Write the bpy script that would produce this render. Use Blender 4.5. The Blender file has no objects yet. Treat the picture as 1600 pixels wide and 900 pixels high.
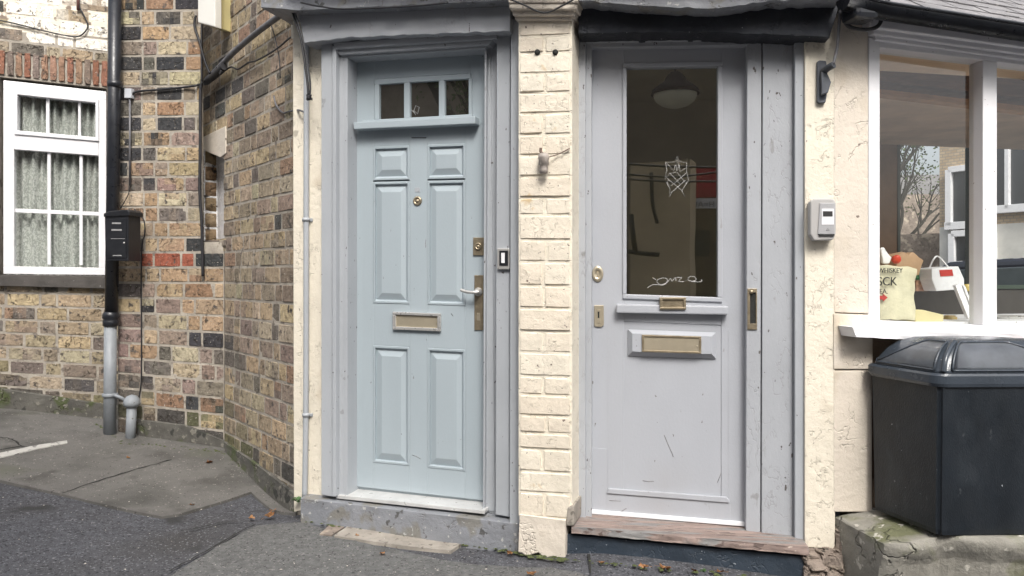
import bpy, bmesh, math, random
import numpy as np
from mathutils import Vector, noise
rnd = random.Random(7)
C = bpy.context.scene.collection
SC = bpy.context.scene
# ------------------------------------------------------------------ camera, sky, sun, exposure
F, CX, CY, CZ = 1150.0, 800.0, 430.0, 1.25          # focal length in photo pixels, principal point, eye height
cam = bpy.data.cameras.new('camera'); camo = bpy.data.objects.new('camera', cam); C.objects.link(camo)
camo.location = (0, 0, CZ); camo.rotation_euler = (math.pi/2, 0, 0)
cam.sensor_width = 36; cam.lens = 36*F/1600; cam.shift_y = (CY-450)/1600
cam.clip_start = .05; cam.clip_end = 500; SC.camera = camo
w = bpy.data.worlds.new('World'); SC.world = w; w.use_nodes = True
nt = w.node_tree; bg = nt.nodes['Background']
sky = nt.nodes.new('ShaderNodeTexSky'); sky.sky_type = 'NISHITA'; sky.sun_disc = False
SUN_EL, SUN_AZ = math.radians(48), math.radians(170)     # azimuth clockwise from +Y: behind the camera, to the right
sky.sun_elevation = SUN_EL; sky.sun_rotation = SUN_AZ
sky.air_density = 1.0; sky.dust_density = 6.0; sky.ozone_density = .6
hs = nt.nodes.new('ShaderNodeHueSaturation'); hs.inputs['Saturation'].default_value = .38
nt.links.new(sky.outputs[0], hs.inputs['Color']); nt.links.new(hs.outputs[0], bg.inputs[0]); bg.inputs[1].default_value = .15
sl = bpy.data.lights.new('sun', 'SUN'); sl.energy = 1.5; sl.angle = math.radians(16); sl.color = (1, .97, .92)
so = bpy.data.objects.new('sun', sl); C.objects.link(so)
sd = Vector((math.sin(SUN_AZ)*math.cos(SUN_EL), math.cos(SUN_AZ)*math.cos(SUN_EL), math.sin(SUN_EL)))
so.rotation_euler = sd.to_track_quat('Z', 'Y').to_euler(); so.location = (0, -5, 12)
SC.view_settings.view_transform = 'Standard'; SC.view_settings.look = 'None'
SC.view_settings.gamma = 1; SC.view_settings.use_curve_mapping = False
SC.view_settings.exposure = 0.72
try: SC.cycles.max_bounces = 8; SC.cycles.transparent_max_bounces = 12
except Exception: pass

# ------------------------------------------------------------------ geometry helpers
def ray(px, py): return Vector(((px-CX)/F, 1.0, (CY-py)/F))
O = Vector((0, 0, CZ))
def P(px, py, Y): return O + ray(px, py)*Y
class Plane:
    """vertical wall plane given by two (pixel column, depth) anchors; n points to the street"""
    def __init__(s, x0, Y0, x1, Y1):
        a, b = P(x0, CY, Y0), P(x1, CY, Y1); s.a = a; s.d = (b-a).normalized()
        s.n = Vector((s.d.y, -s.d.x, 0))
        if s.n.dot(O-a) < 0: s.n = -s.n
    def at(s, px, py, off=0.0):
        r = ray(px, py); p0 = s.a + s.n*off
        t = (p0-O).dot(s.n)/r.dot(s.n); return O + r*t
    def u(s, px, off=0.0): return (s.at(px, CY, off)-s.a).dot(s.d)
    def uz(s, u, z, off=0.0): q = s.a + s.d*u + s.n*off; return Vector((q.x, q.y, z))
    def mirror(s, p): return p - s.n*(2*(p-s.a).dot(s.n))
ORG = {}
def new_obj(name, me, parent, origin):
    o = bpy.data.objects.new(name, me); C.objects.link(o)
    if parent is not None: o.parent = parent; ORG[o] = ORG[parent]
    else: o.location = origin; ORG[o] = Vector(origin)
    return o
def tag(o, label=None, cat=None, group=None, kind=None):
    for k, v in (('label', label), ('category', cat), ('group', group), ('kind', kind)):
        if v: o[k] = v
    return o
def thing(name, label, cat, loc, group=None):
    o = bpy.data.objects.new(name, None); C.objects.link(o); o.location = loc; o.empty_display_size = .1
    ORG[o] = Vector(loc); return tag(o, label, cat, group)
def obj(name, bm, mat, parent=None, origin=(0, 0, 0), smooth=False, label=None):
    og = ORG[parent] if parent is not None else Vector(origin)
    bmesh.ops.translate(bm, verts=bm.verts, vec=-og)
    me = bpy.data.meshes.new(name); bm.to_mesh(me); bm.free()
    for m in (mat if isinstance(mat, (list, tuple)) else [mat]): me.materials.append(m)
    if smooth:
        for p in me.polygons: p.use_smooth = True
    o = new_obj(name, me, parent, og)
    if label: o['label'] = label
    return o
def NB(): return bmesh.new()
def prism(bm, pl, pts, off0, off1, bev=0.0, seg=2, mi=0, jit=0, cuts=0):
    """outline in photo pixels on the street face (off1) of a solid reaching back to off0"""
    f = [pl.at(x, y, off1) for x, y in pts]; return solid(bm, f, -pl.n*(off1-off0), bev, seg, mi)
def solid(bm, f, back, bev=0.0, seg=2, mi=0):
    a = [bm.verts.new(p) for p in f]; b = [bm.verts.new(p+back) for p in f]; n = len(f)
    fs = [bm.faces.new(a), bm.faces.new(b[::-1])]
    for i in range(n): fs.append(bm.faces.new((a[i], b[i], b[(i+1) % n], a[(i+1) % n])))
    for q in fs: q.material_index = mi
    bmesh.ops.recalc_face_normals(bm, faces=fs)
    if bev > 0:
        es = list({e for q in fs for e in q.edges})
        r = bmesh.ops.bevel(bm, geom=es, offset=bev, segments=seg, affect='EDGES', profile=.6, clamp_overlap=True)
        for q in r['faces']: q.material_index = mi
def R(x0, y0, x1, y1): return [(x0, y0), (x1, y0), (x1, y1), (x0, y1)]
def box3(bm, c, sx, sy, sz, bev=0, dx=Vector((1, 0, 0))):
    """box centred on c, dx = its horizontal axis"""
    dy = Vector((-dx.y, dx.x, 0)); z = Vector((0, 0, 1)); c = Vector(c)
    f = [c-dx*sx/2-dy*sy/2-z*sz/2, c+dx*sx/2-dy*sy/2-z*sz/2, c+dx*sx/2-dy*sy/2+z*sz/2, c-dx*sx/2-dy*sy/2+z*sz/2]
    solid(bm, f, dy*sy, bev)
def cat(pts, k=6):
    if len(pts) < 3: return pts
    out = []
    for i in range(len(pts)-1):
        p0 = pts[max(i-1, 0)]; p1 = pts[i]; p2 = pts[i+1]; p3 = pts[min(i+2, len(pts)-1)]
        for j in range(k):
            t = j/k
            out.append(.5*((2*p1)+(p2-p0)*t+(2*p0-5*p1+4*p2-p3)*t*t+(3*p1-p0-3*p2+p3)*t**3))
    out.append(pts[-1]); return out
def tube(bm, pts, r, seg=8, smooth=True, k=6, cap=True, mi=0):
    pts = [Vector(p) for p in pts]
    rr = r if isinstance(r, (list, tuple)) else None
    if smooth and rr is None: pts = cat(pts, k)
    rings = []; up = Vector((0, 0, 1)); prev = None
    for i, p in enumerate(pts):
        d = (pts[min(i+1, len(pts)-1)]-pts[max(i-1, 0)])
        if d.length < 1e-9: d = Vector((0, 0, 1))
        d.normalize()
        if prev is None: a = d.cross(up if abs(d.z) < .9 else Vector((1, 0, 0))).normalized()
        else: a = (prev-d*prev.dot(d)).normalized()
        prev = a; b = d.cross(a); q = rr[i] if rr else r
        rings.append([bm.verts.new(p+(a*math.cos(2*math.pi*j/seg)+b*math.sin(2*math.pi*j/seg))*q) for j in range(seg)])
    for i in range(len(rings)-1):
        for j in range(seg):
            f = bm.faces.new((rings[i][j], rings[i][(j+1) % seg], rings[i+1][(j+1) % seg], rings[i+1][j])); f.smooth = True; f.material_index = mi
    if cap:
        bm.faces.new(rings[0][::-1]).material_index = mi; bm.faces.new(rings[-1]).material_index = mi
def lathe(bm, c, axis, prof, seg=24, mi=0):
    """prof: list of (radius, distance along axis)"""
    axis = Vector(axis).normalized(); a = axis.cross(Vector((0, 0, 1)) if abs(axis.z) < .9 else Vector((1, 0, 0))).normalized(); b = axis.cross(a)
    rg = [[bm.verts.new(Vector(c)+axis*h+(a*math.cos(2*math.pi*j/seg)+b*math.sin(2*math.pi*j/seg))*max(r, 1e-4)) for j in range(seg)] for r, h in prof]
    for i in range(len(rg)-1):
        for j in range(seg):
            f = bm.faces.new((rg[i][j], rg[i][(j+1) % seg], rg[i+1][(j+1) % seg], rg[i+1][j])); f.smooth = True; f.material_index = mi
    bm.faces.new(rg[0][::-1]); bm.faces.new(rg[-1])
    bmesh.ops.recalc_face_normals(bm, faces=bm.faces)
def text_bm(bm, s, o, dx, up, size, depth=.001):
    """lettering laid on a surface: o = left end of the baseline"""
    cu = bpy.data.curves.new('t', 'FONT'); cu.body = s; cu.size = size; cu.extrude = depth
    to = bpy.data.objects.new('t', cu); C.objects.link(to); bpy.context.view_layer.update()
    me = to.evaluated_get(bpy.context.evaluated_depsgraph_get()).to_mesh()
    n = dx.cross(up); vs = [bm.verts.new(o+dx*v.co.x+up*v.co.y+n*v.co.z) for v in me.vertices]
    for p in me.polygons:
        try: bm.faces.new([vs[i] for i in p.vertices])
        except ValueError: pass
    bpy.data.objects.remove(to); bpy.data.curves.remove(cu)

def crisp(bm):
    """part the rough brick faces from their broken edges so that the arris stays sharp"""
    bmesh.ops.recalc_face_normals(bm, faces=bm.faces)
    bmesh.ops.split_edges(bm, edges=[e for e in bm.edges if len(e.link_faces) == 2 and e.link_faces[0].smooth != e.link_faces[1].smooth])

# ------------------------------------------------------------------ materials
def mat(name, col, rough=.6, var=.12, vs=5, bump=.15, bs=70, spots=(), metal=0, attr=False, col2=None, wrinkle=0, wsc=9, spec=.5, stretch=None, coat=0, crackcol=0):
    m = bpy.data.materials.new(name); m.use_nodes = True; n = m.node_tree.nodes; l = m.node_tree.links
    b = n['Principled BSDF']; b.inputs['Roughness'].default_value = rough; b.inputs['Metallic'].default_value = metal
    b.inputs['Specular IOR Level'].default_value = spec; b.inputs['Coat Weight'].default_value = coat
    tc = n.new('ShaderNodeTexCoord'); mp = n.new('ShaderNodeMapping'); l.new(tc.outputs['Object'], mp.inputs[0])
    if stretch: mp.inputs['Scale'].default_value = stretch
    def nz(sc, det=6, ro=.6):
        x = n.new('ShaderNodeTexNoise'); x.inputs['Scale'].default_value = sc; x.inputs['Detail'].default_value = det
        x.inputs['Roughness'].default_value = ro; l.new(mp.outputs[0], x.inputs['Vector']); return x
    def mr(src, a, c, d=0., e=1.):
        x = n.new('ShaderNodeMapRange'); x.inputs['From Min'].default_value = a; x.inputs['From Max'].default_value = c
        x.inputs['To Min'].default_value = d; x.inputs['To Max'].default_value = e; l.new(src, x.inputs['Value']); return x
    def mix(fac, A, B, bt='MIX'):
        x = n.new('ShaderNodeMix'); x.data_type = 'RGBA'; x.blend_type = bt
        if isinstance(fac, float): x.inputs[0].default_value = fac
        else: l.new(fac, x.inputs[0])
        for i, v in ((6, A), (7, B)):
            if isinstance(v, tuple): x.inputs[i].default_value = (*v, 1)
            else: l.new(v, x.inputs[i])
        return x.outputs[2]
    if attr: a = n.new('ShaderNodeVertexColor'); a.layer_name = 'Col'; base = a.outputs[0]
    else: base = col
    v = mr(nz(vs).outputs[0], .3, .7, 1-var, 1+var)
    cc = n.new('ShaderNodeCombineColor')
    for i in range(3): l.new(v.outputs[0], cc.inputs[i])
    c = mix(1.0, base, cc.outputs[0], 'MULTIPLY')
    if col2: c = mix(mr(nz(vs*.45, 4).outputs[0], .45, .62).outputs[0], c, col2)
    for sc, th, sw, sc_col in spots:
        c = mix(mr(nz(sc, 3, .5).outputs[0], th, th+sw).outputs[0], c, sc_col)
    l.new(c, b.inputs['Base Color'])
    h = nz(bs, 8, .65).outputs[0]
    if wrinkle:
        def mth(op, a, b2=None):
            x = n.new('ShaderNodeMath'); x.operation = op
            for i_, v_ in ((0, a), (1, b2)):
                if v_ is None: continue
                if isinstance(v_, (int, float)): x.inputs[i_].default_value = v_
                else: l.new(v_, x.inputs[i_])
            return x.outputs[0]
        ln = mr(mth('ABSOLUTE', mth('SUBTRACT', nz(wsc, 3.5, .55).outputs[0], .5)), 0, .022, 1, 0).outputs[0]
        ms = mr(nz(wsc*.55, 2, .5).outputs[0], .50, .60).outputs[0]
        lm_ = mth('MULTIPLY', ln, ms); h = mth('SUBTRACT', h, mth('MULTIPLY', lm_, wrinkle))
        if crackcol: c = mix(mth('MULTIPLY', lm_, crackcol), c, (.10, .08, .06)); l.new(c, b.inputs['Base Color'])
    bp = n.new('ShaderNodeBump'); bp.inputs['Strength'].default_value = bump; bp.inputs['Distance'].default_value = .01
    l.new(h, bp.inputs['Height']); l.new(bp.outputs[0], b.inputs['Normal'])
    rr = mr(nz(vs*3).outputs[0], .3, .7, max(rough-.1, .02), min(rough+.1, 1)); l.new(rr.outputs[0], b.inputs['Roughness'])
    return m
def glass(name, refl=.12, tint=(1, 1, 1), wav=.0):
    m = bpy.data.materials.new(name); m.use_nodes = True; n = m.node_tree.nodes; l = m.node_tree.links; n.remove(n['Principled BSDF'])
    t = n.new('ShaderNodeBsdfTransparent'); t.inputs[0].default_value = (*tint, 1)
    g = n.new('ShaderNodeBsdfGlossy'); g.inputs['Roughness'].default_value = .01
    fr = n.new('ShaderNodeLayerWeight'); fr.inputs['Blend'].default_value = .25
    mr = n.new('ShaderNodeMapRange'); l.new(fr.outputs['Fresnel'], mr.inputs['Value']); mr.inputs['To Min'].default_value = refl; mr.inputs['To Max'].default_value = 1
    if wav:
        z = n.new('ShaderNodeTexNoise'); z.inputs['Scale'].default_value = 2.2; bp = n.new('ShaderNodeBump'); bp.inputs['Strength'].default_value = wav; bp.inputs['Distance'].default_value = .01
        tc = n.new('ShaderNodeTexCoord'); l.new(tc.outputs['Object'], z.inputs['Vector']); l.new(z.outputs[0], bp.inputs['Height']); l.new(bp.outputs[0], g.inputs['Normal'])
    ge = n.new('ShaderNodeNewGeometry'); iv = n.new('ShaderNodeMath'); iv.operation = 'SUBTRACT'; iv.inputs[0].default_value = 1; l.new(ge.outputs['Backfacing'], iv.inputs[1])
    mu = n.new('ShaderNodeMath'); mu.operation = 'MULTIPLY'; l.new(mr.outputs[0], mu.inputs[0]); l.new(iv.outputs[0], mu.inputs[1])
    mx = n.new('ShaderNodeMixShader'); l.new(mu.outputs[0], mx.inputs[0]); l.new(t.outputs[0], mx.inputs[1]); l.new(g.outputs[0], mx.inputs[2])
    l.new(mx.outputs[0], n['Material Output'].inputs[0]); return m
chip = (.09, .08, .075)
m_brick = mat('stock_brick', (1, 1, 1), .9, .30, 34, 1.0, 55, spots=((95, .66, .05, (.5, .46, .4)), (26, .60, .10, (.10, .088, .08))), attr=True, wrinkle=1.5, wsc=24, spec=.2, crackcol=.8)
m_mortar = mat('lime_mortar', (.37, .335, .285), .95, .25, 9, .7, 90, spots=((14, .6, .06, (.2, .175, .15)),), spec=.2)
m_mortar_damp = mat('damp_mortar', (.17, .16, .12), .95, .35, 7, .8, 90, spec=.2)
m_cream = mat('cream_masonry_paint', (.715, .66, .55), .62, .06, 3, .55, 30, spots=((52, .73, .015, (.14, .11, .09)), (4, .66, .1, (.60, .53, .42)), (7, .70, .03, (.42, .38, .31))), wrinkle=1.4, wsc=26, crackcol=.2)
m_creamb = mat('cream_painted_brick', (.7, .6, .47), .6, .10, 8, .5, 36, spots=((60, .70, .015, (.16, .12, .1)), (9, .69, .05, (.60, .46, .28))), wrinkle=1.3, wsc=30, attr=True, crackcol=.2)
m_render = mat('cream_render', (.61, .55, .47), .7, .09, 3.5, .5, 36, spots=((30, .72, .03, (.2, .16, .13)), (3, .64, .1, (.52, .45, .35)), (6, .70, .03, (.40, .36, .3))), wrinkle=1.2, wsc=13, crackcol=.12)
m_blue = mat('blue_grey_door_paint', (.34, .393, .425), .45, .05, 2, .09, 160, spots=((65, .745, .01, (.2, .2, .2)), (2, .62, .15, (.31, .36, .385))), stretch=(1, 1, .35))
m_grey = mat('grey_gloss_paint', (.365, .385, .41), .42, .07, 3, .18, 60, spots=((60, .71, .015, chip), (19, .72, .02, (.28, .29, .30))), stretch=(1, 1, .6))
m_lil = mat('pale_grey_door_paint', (.375, .39, .422), .42, .05, 2.5, .1, 110, spots=((58, .735, .012, (.17, .16, .15)), (2.2, .62, .15, (.36, .365, .385)), (17, .73, .02, (.30, .30, .31))), stretch=(1, 1, .5))
m_rough = mat('thick_grey_paint', (.355, .37, .395), .5, .08, 3, .25, 30, spots=((46, .70, .012, chip), (14, .70, .03, (.27, .275, .28))), wrinkle=.55, wsc=20, crackcol=.18, stretch=(1, 1, .5))
m_step = mat('worn_grey_step_paint', (.225, .235, .255), .55, .16, 5, .5, 50, spots=((9, .55, .08, (.20, .195, .18)), (40, .66, .03, (.40, .40, .39)), (23, .66, .04, (.09, .09, .09))), wrinkle=.8, wsc=20, crackcol=.4)
m_black = mat('black_beam_paint', (.021, .024, .031), .78, .3, 6, .5, 30, spots=((70, .74, .01, (.4, .4, .4)),), wrinkle=1.2, wsc=9)
m_navy = mat('navy_step_paint', (.026, .037, .052), .5, .3, 6, .4, 40, spots=((75, .70, .02, (.3, .33, .36)),), wrinkle=1, wsc=11)
m_wood = mat('worn_wood', (.27, .205, .18), .8, .3, 9, .8, 30, spots=((6, .50, .1, (.23, .225, .22)), (25, .60, .06, (.11, .08, .07)), (45, .66, .04, (.5, .42, .36))), stretch=(.5, 5, 1))
m_brass = mat('aged_brass', (.36, .30, .21), .38, .2, 30, .1, 90, metal=.7)
m_brassl = mat('brushed_brass', (.50, .44, .33), .38, .06, 20, .02, 90, metal=.6)
m_steel = mat('satin_steel', (.58, .57, .55), .33, .05, 20, .02, 90, metal=.6)
m_alu = mat('aluminium_threshold', (.62, .62, .61), .35, .1, 12, .1, 70, metal=.3)
m_white = mat('white_window_paint', (.74, .74, .76), .4, .04, 3, .12, 45, spots=((60, .72, .02, (.25, .22, .2)),))
m_upvc = mat('white_plastic', (.78, .78, .8), .3, .03, 3, .03, 60)
m_plast = mat('black_plastic', (.014, .015, .018), .38, .3, 5, .1, 60, spots=((110, .77, .01, (.3, .3, .3)),))
m_pipeb = mat('black_iron_pipe', (.016, .018, .023), .33, .3, 8, .15, 40)
m_pipeg = mat('grey_iron_pipe', (.24, .26, .28), .5, .15, 7, .25, 45, spots=((40, .68, .03, (.1, .09, .08)),))
m_cable = mat('black_cable', (.02, .02, .023), .5, .3, 20, .1, 60)
m_cableg = mat('grey_cable', (.13, .13, .14), .5, .3, 20, .1, 60)
m_bin = mat('dark_bin_plastic', (.011, .0145, .019), .42, .3, 6, .22, 200, spots=((48, .745, .012, (.25, .27, .29)), (7, .6, .12, (.022, .027, .033)), (22, .70, .05, (.05, .055, .06))), spec=.4, stretch=(1, 1, .5))
m_lid = mat('blue_grey_bin_lid', (.043, .053, .067), .22, .15, 6, .12, 120, spots=((70, .76, .01, (.3, .32, .34)),))
m_lidg = mat('smoked_lid_panel', (.20, .22, .25), .14, .35, 3.5, .12, 5, coat=.6, spots=((3, .58, .1, (.12, .135, .16)),))
m_stone = mat('dark_sill_stone', (.075, .068, .062), .8, .3, 9, .6, 40, spots=((50, .7, .03, (.3, .3, .28)),))
m_slab = mat('rough_ledge_stone', (.235, .225, .195), .85, .3, 5, 1.0, 22, spots=((5, .54, .1, (.13, .135, .075)), (26, .64, .05, (.45, .43, .38))), wrinkle=1, wsc=6)
m_rubble = mat('rubble_stone', (.22, .18, .15), .9, .35, 8, 1.0, 30, spots=((9, .56, .1, (.40, .34, .27)), (40, .62, .05, (.07, .06, .05))), wrinkle=1, wsc=9)
m_conc = mat('pavement_concrete', (.135, .129, .12), .88, .3, 2.2, .6, 120, spots=((2.2, .52, .18, (.075, .073, .066)), (5, .58, .16, (.07, .067, .06)), (70, .66, .04, (.30, .28, .25)), (60, .36, -.06, (.05, .048, .043)), (1.3, .60, .1, (.10, .105, .07))))
m_asph = mat('asphalt', (.085, .087, .098), .85, .35, 25, 1.0, 150, spots=((1.1, .5, .2, (.06, .058, .058)), (85, .60, .05, (.20, .20, .215)), (75, .42, -.06, (.018, .018, .022)), (4, .66, .08, (.04, .04, .04))))
m_asphl = mat('pale_asphalt', (.125, .125, .122), .85, .3, 30, .9, 150, spots=((90, .62, .05, (.25, .24, .23)), (80, .40, -.06, (.045, .045, .045)), (3, .64, .1, (.07, .068, .062))))
m_stonep = mat('pale_paving_stone', (.30, .272, .235), .85, .25, 12, .6, 60, spots=((30, .6, .06, (.16, .14, .12)),))
m_line = mat('worn_white_road_paint', (.46, .45, .42), .8, .15, 12, .5, 90, spots=((36, .6, .05, (.2, .19, .18)),))
m_slate = mat('roof_slate', (.20, .195, .20), .7, .25, 9, .5, 40, spots=((25, .64, .05, (.36, .35, .33)),))
m_dark = mat('dark_interior', (.05, .046, .04), .9, .2, 3, .1, 20)
m_hall = mat('hall_wall', (.66, .63, .52), .8, .1, 3, .1, 20)
m_brownw = mat('brown_interior_wall', (.26, .155, .09), .8, .2, 4, .2, 30)
m_tim = mat('interior_timber', (.36, .20, .10), .6, .2, 8, .2, 30, stretch=(1, 1, 8))
m_g_left = glass('left_window_glass', .17, (.97, .98, .97), .2)
m_g_door = glass('door_glass', .26, (.95, .96, .95), .06)
m_g_shop = glass('shop_glass', .06, (.96, .97, .96), .05)

# ------------------------------------------------------------------ planes
L = Plane(0, 4.95, 175, 5.16)       # brick wall with the white window
M = Plane(190, 4.85, 350, 4.70)     # brick return behind the pipes
A = Plane(350, 4.70, 460, 3.85)     # angled brick wall
F1 = Plane(555, 3.60, 757, 3.40)    # left door leaf
F2 = Plane(925, 3.25, 1167, 3.15)   # right door leaf
W = Plane(1303, 3.00, 1600, 3.17)   # shop window wall
def q1(x, y): return y + (x-555)*(-.074+(y-97)*.182/661)
def q2(x, y): return y + (x-925)*(-.02+(y-75)*.103/730)
def Q1(x0, y0, x1, y1): return [(x0, q1(x0, y0)), (x1, q1(x1, y0)), (x1, q1(x1, y1)), (x0, q1(x0, y1))]
def Q2(x0, y0, x1, y1): return [(x0, q2(x0, y0)), (x1, q2(x1, y0)), (x1, q2(x1, y1)), (x0, q2(x0, y1))]
def qw(x, y): return y + (x-1375)*(.124-(y-72)*.079/430)
def QW(x0, y0, x1, y1): return [(x0, qw(x0, y0)), (x1, qw(x1, y0)), (x1, qw(x1, y1)), (x0, qw(x0, y1))]

# ------------------------------------------------------------------ ground
gp = [(470, 812, 3.60), (800, 862, 3.22), (460, 802, 3.85), (350, 702, 4.70), (255, 690, 4.76), (178, 684, 4.75), (0, 640, 4.95), (150, 655, 5.14),
      (900, 872, 3.04), (1258, 912, 2.92)]
ctl = []
for x, y, Y in gp: p = P(x, y, Y); ctl.append((p.x, p.y, p.z))
ctl += [(0, 2.3, -.01), (-1.5, 2.8, .04), (1.4, 2.4, -.03), (-3, 3.2, .16), (0, 0, -.01), (-6, 4.5, .36), (-4.5, 5.6, .30), (5, 2, -.05), (3, 3.5, -.04), (0, -6, -.02), (12, -6, -.02),
        (-12, -6, .05), (-14, 8, .3), (14, 8, -.05), (-60, -60, 0), (60, -60, 0), (60, 60, 0), (-60, 60, 0)]
ctl = np.array(ctl); Kp = ctl[:, :2]
def phi(r2): return .5*r2*np.log(r2+1e-9)
_n = len(Kp); _d = ((Kp[:, None]-Kp[None])**2).sum(-1); _A = np.zeros((_n+3, _n+3)); _A[:_n, :_n] = phi(_d)+np.eye(_n)*.001
_A[:_n, _n] = 1; _A[:_n, _n+1:] = Kp; _A[_n:, :_n] = _A[:_n, _n:].T
_w = np.linalg.solve(_A, np.concatenate([ctl[:, 2], [0, 0, 0]]))
def G(x, y):
    d = ((Kp-np.array((x, y)))**2).sum(-1); return float(phi(d)@_w[:_n]+_w[_n]+_w[_n+1]*x+_w[_n+2]*y)
def gpt(px, py, dz=0.0):
    z = 0.0
    for _ in range(30):
        Y = (CZ-z-dz)*F/max(py-CY, 1); X = (px-CX)/F*Y; z = .5*z+.5*G(X, Y)
    return Vector((X, Y, z+dz))
def axis(lo, hi, a, b, st):
    v = [a+i*st for i in range(int((b-a)/st)+1)]; s = st
    while v[-1] < hi: s *= 1.4; v.append(v[-1]+s)
    s = st; 
    while v[0] > lo: s *= 1.4; v.insert(0, v[0]-s)
    return v
bm = NB(); gx = axis(-60, 60, -4.6, 3.0, .06); gy = axis(-60, 60, 1.6, 5.6, .06)
vv = [[bm.verts.new((x, y, G(x, y)+(.004*noise.noise(Vector((x*3, y*3, 0))) if abs(x) < 5 and 1.5 < y < 6 else 0))) for x in gx] for y in gy]
for j in range(len(gy)-1):
    for i in range(len(gx)-1): bm.faces.new((vv[j][i], vv[j][i+1], vv[j+1][i+1], vv[j+1][i]))
obj('ground', bm, m_asph, smooth=True)['kind'] = 'structure'
def sheet(name, pts, dz, m, kind='structure', rag=0.0):
    """flat surfacing laid on the ground, outline in photo pixels; an edge skirt gives it thickness"""
    pp = [gpt(x, y) for x, y in pts]; out = []
    for i in range(len(pp)):
        a, b = pp[i], pp[(i+1) % len(pp)]; k = max(1, int((b-a).length/.05))
        for j in range(k):
            t = a.lerp(b, j/k); out.append(Vector((t.x+rnd.uniform(-rag, rag), t.y+rnd.uniform(-rag, rag), 0)))
    bm = NB(); vs = [bm.verts.new(p) for p in out]; f = bm.faces.new(vs)
    if f.normal.z < 0 or True:
        f.normal_update()
        if f.normal.z < 0: f.normal_flip()
    for ax, n in ((0, Vector((1, 0, 0))), (1, Vector((0, 1, 0)))):
        lo = min(p[ax] for p in out); hi = max(p[ax] for p in out); c = lo+.06
        while c < hi:
            bmesh.ops.bisect_plane(bm, geom=bm.verts[:]+bm.edges[:]+bm.faces[:], plane_co=n*c, plane_no=n); c += .12
    ed = [e for e in bm.edges if e.is_boundary]
    for v in bm.verts: v.co.z = G(v.co.x, v.co.y)+dz
    r = bmesh.ops.extrude_edge_only(bm, edges=ed)
    for v in r['geom']:
        if isinstance(v, bmesh.types.BMVert): v.co.z -= .03
    o = obj(name, bm, m, origin=(0, 0, 0)); o['kind'] = kind; return o
sheet('pavement', [(-60, 600), (160, 630), (365, 640), (480, 760), (462, 806), (425, 800), (392, 772), (345, 788), (315, 797), (280, 807), (252, 811), (225, 806), (97, 776), (0, 754), (-80, 738)], .014, m_conc)
sheet('pavement', [(262, 905), (330, 862), (400, 824), (470, 818), (560, 848), (700, 878), (860, 890), (1000, 925), (600, 990), (100, 1010)], .007, m_asphl, rag=.006)
sheet('pavement', [(556, 819), (640, 826), (722, 842), (728, 850), (704, 866), (620, 857), (522, 842)], .016, m_stonep, rag=.003)
sheet('pavement', [(526, 816), (552, 818), (518, 841), (500, 838)], .013, m_rubble, rag=.004)
sheet('road_marking', [(-30, 719), (60, 700), (104, 693), (106, 697), (60, 706), (-30, 728)], .019, m_line, rag=.003)
def crack(pts, wd=.0085, dz=.0155):
    bm = NB(); pp = cat([gpt(x, y) for x, y in pts], 8); a = []
    for i, p in enumerate(pp):
        d = (pp[min(i+1, len(pp)-1)]-pp[max(i-1, 0)]); s = Vector((-d.y, d.x, 0)).normalized(); j = rnd.uniform(-.005, .005); w2 = wd*rnd.uniform(.3, 1)
        a.append([bm.verts.new(Vector((q.x, q.y, G(q.x, q.y)+dz))) for q in (p+s*(j-w2), p+s*(j+w2))])
    for i in range(len(a)-1): bm.faces.new((a[i][0], a[i][1], a[i+1][1], a[i+1][0]))
    return bm
m_gap = mat('dirt_filled_joint', (.02, .02, .018), .95, .3, 20, .3, 60)
for pts in ([(97, 775), (190, 744), (268, 722)], [(0, 687), (20, 691), (34, 701), (58, 703)], [(0, 707), (34, 701)]):
    o = obj('pavement_crack', crack(pts), m_gap); o['kind'] = 'structure'
for pts in ([(283, 833), (312, 828), (345, 820), (380, 817)], [(265, 896), (330, 860), (398, 823)], [(920, 870), (923, 900)]):
    o = obj('pavement_crack', crack(pts, .007, .0115), m_gap); o['kind'] = 'structure'

def lumpy(pl, top, bot, off0, off1, n=60, amp=1.4, seed=0, m=None, arc=0):
    """beam whose outline follows the polylines top / bot (photo pixels) with an uneven hand-hewn edge"""
    bm = NB(); g = []
    for i in range(n+1):
        x = top[0][0]+(top[-1][0]-top[0][0])*i/n; col = []
        yt = interp(x, [p[0] for p in top], [p[1] for p in top]); xb = bot[0][0]+(bot[-1][0]-bot[0][0])*i/n
        yb = interp(xb, [p[0] for p in bot], [p[1] for p in bot])+amp*noise.noise(Vector((x*.06, seed, 0)))*1.6+amp*.5*noise.noise(Vector((x*.2, seed, 4)))
        for j in range(9):
            t = (0, .025, .12, .3, .5, .7, .88, .975, 1)[j]; o = off1+.006*noise.noise(Vector((x*.03, t*3, seed)))
            if j in (0, 8): o -= .005
            col.append(bm.verts.new(pl.at(x+(xb-x)*t, yt+(yb-yt)*t, o)))
        col.append(bm.verts.new(pl.at(xb, yb, off1)-pl.n*(off1-off0))); col.insert(0, bm.verts.new(pl.at(x, yt, off1)-pl.n*(off1-off0))); g.append(col)
    for i in range(n):
        for j in range(10):
            f = bm.faces.new((g[i][j], g[i+1][j], g[i+1][j+1], g[i][j+1])); f.smooth = 1 < j < 8
    bm.faces.new(g[0]); bm.faces.new(g[-1][::-1]); crisp(bm)
    return bm
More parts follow.
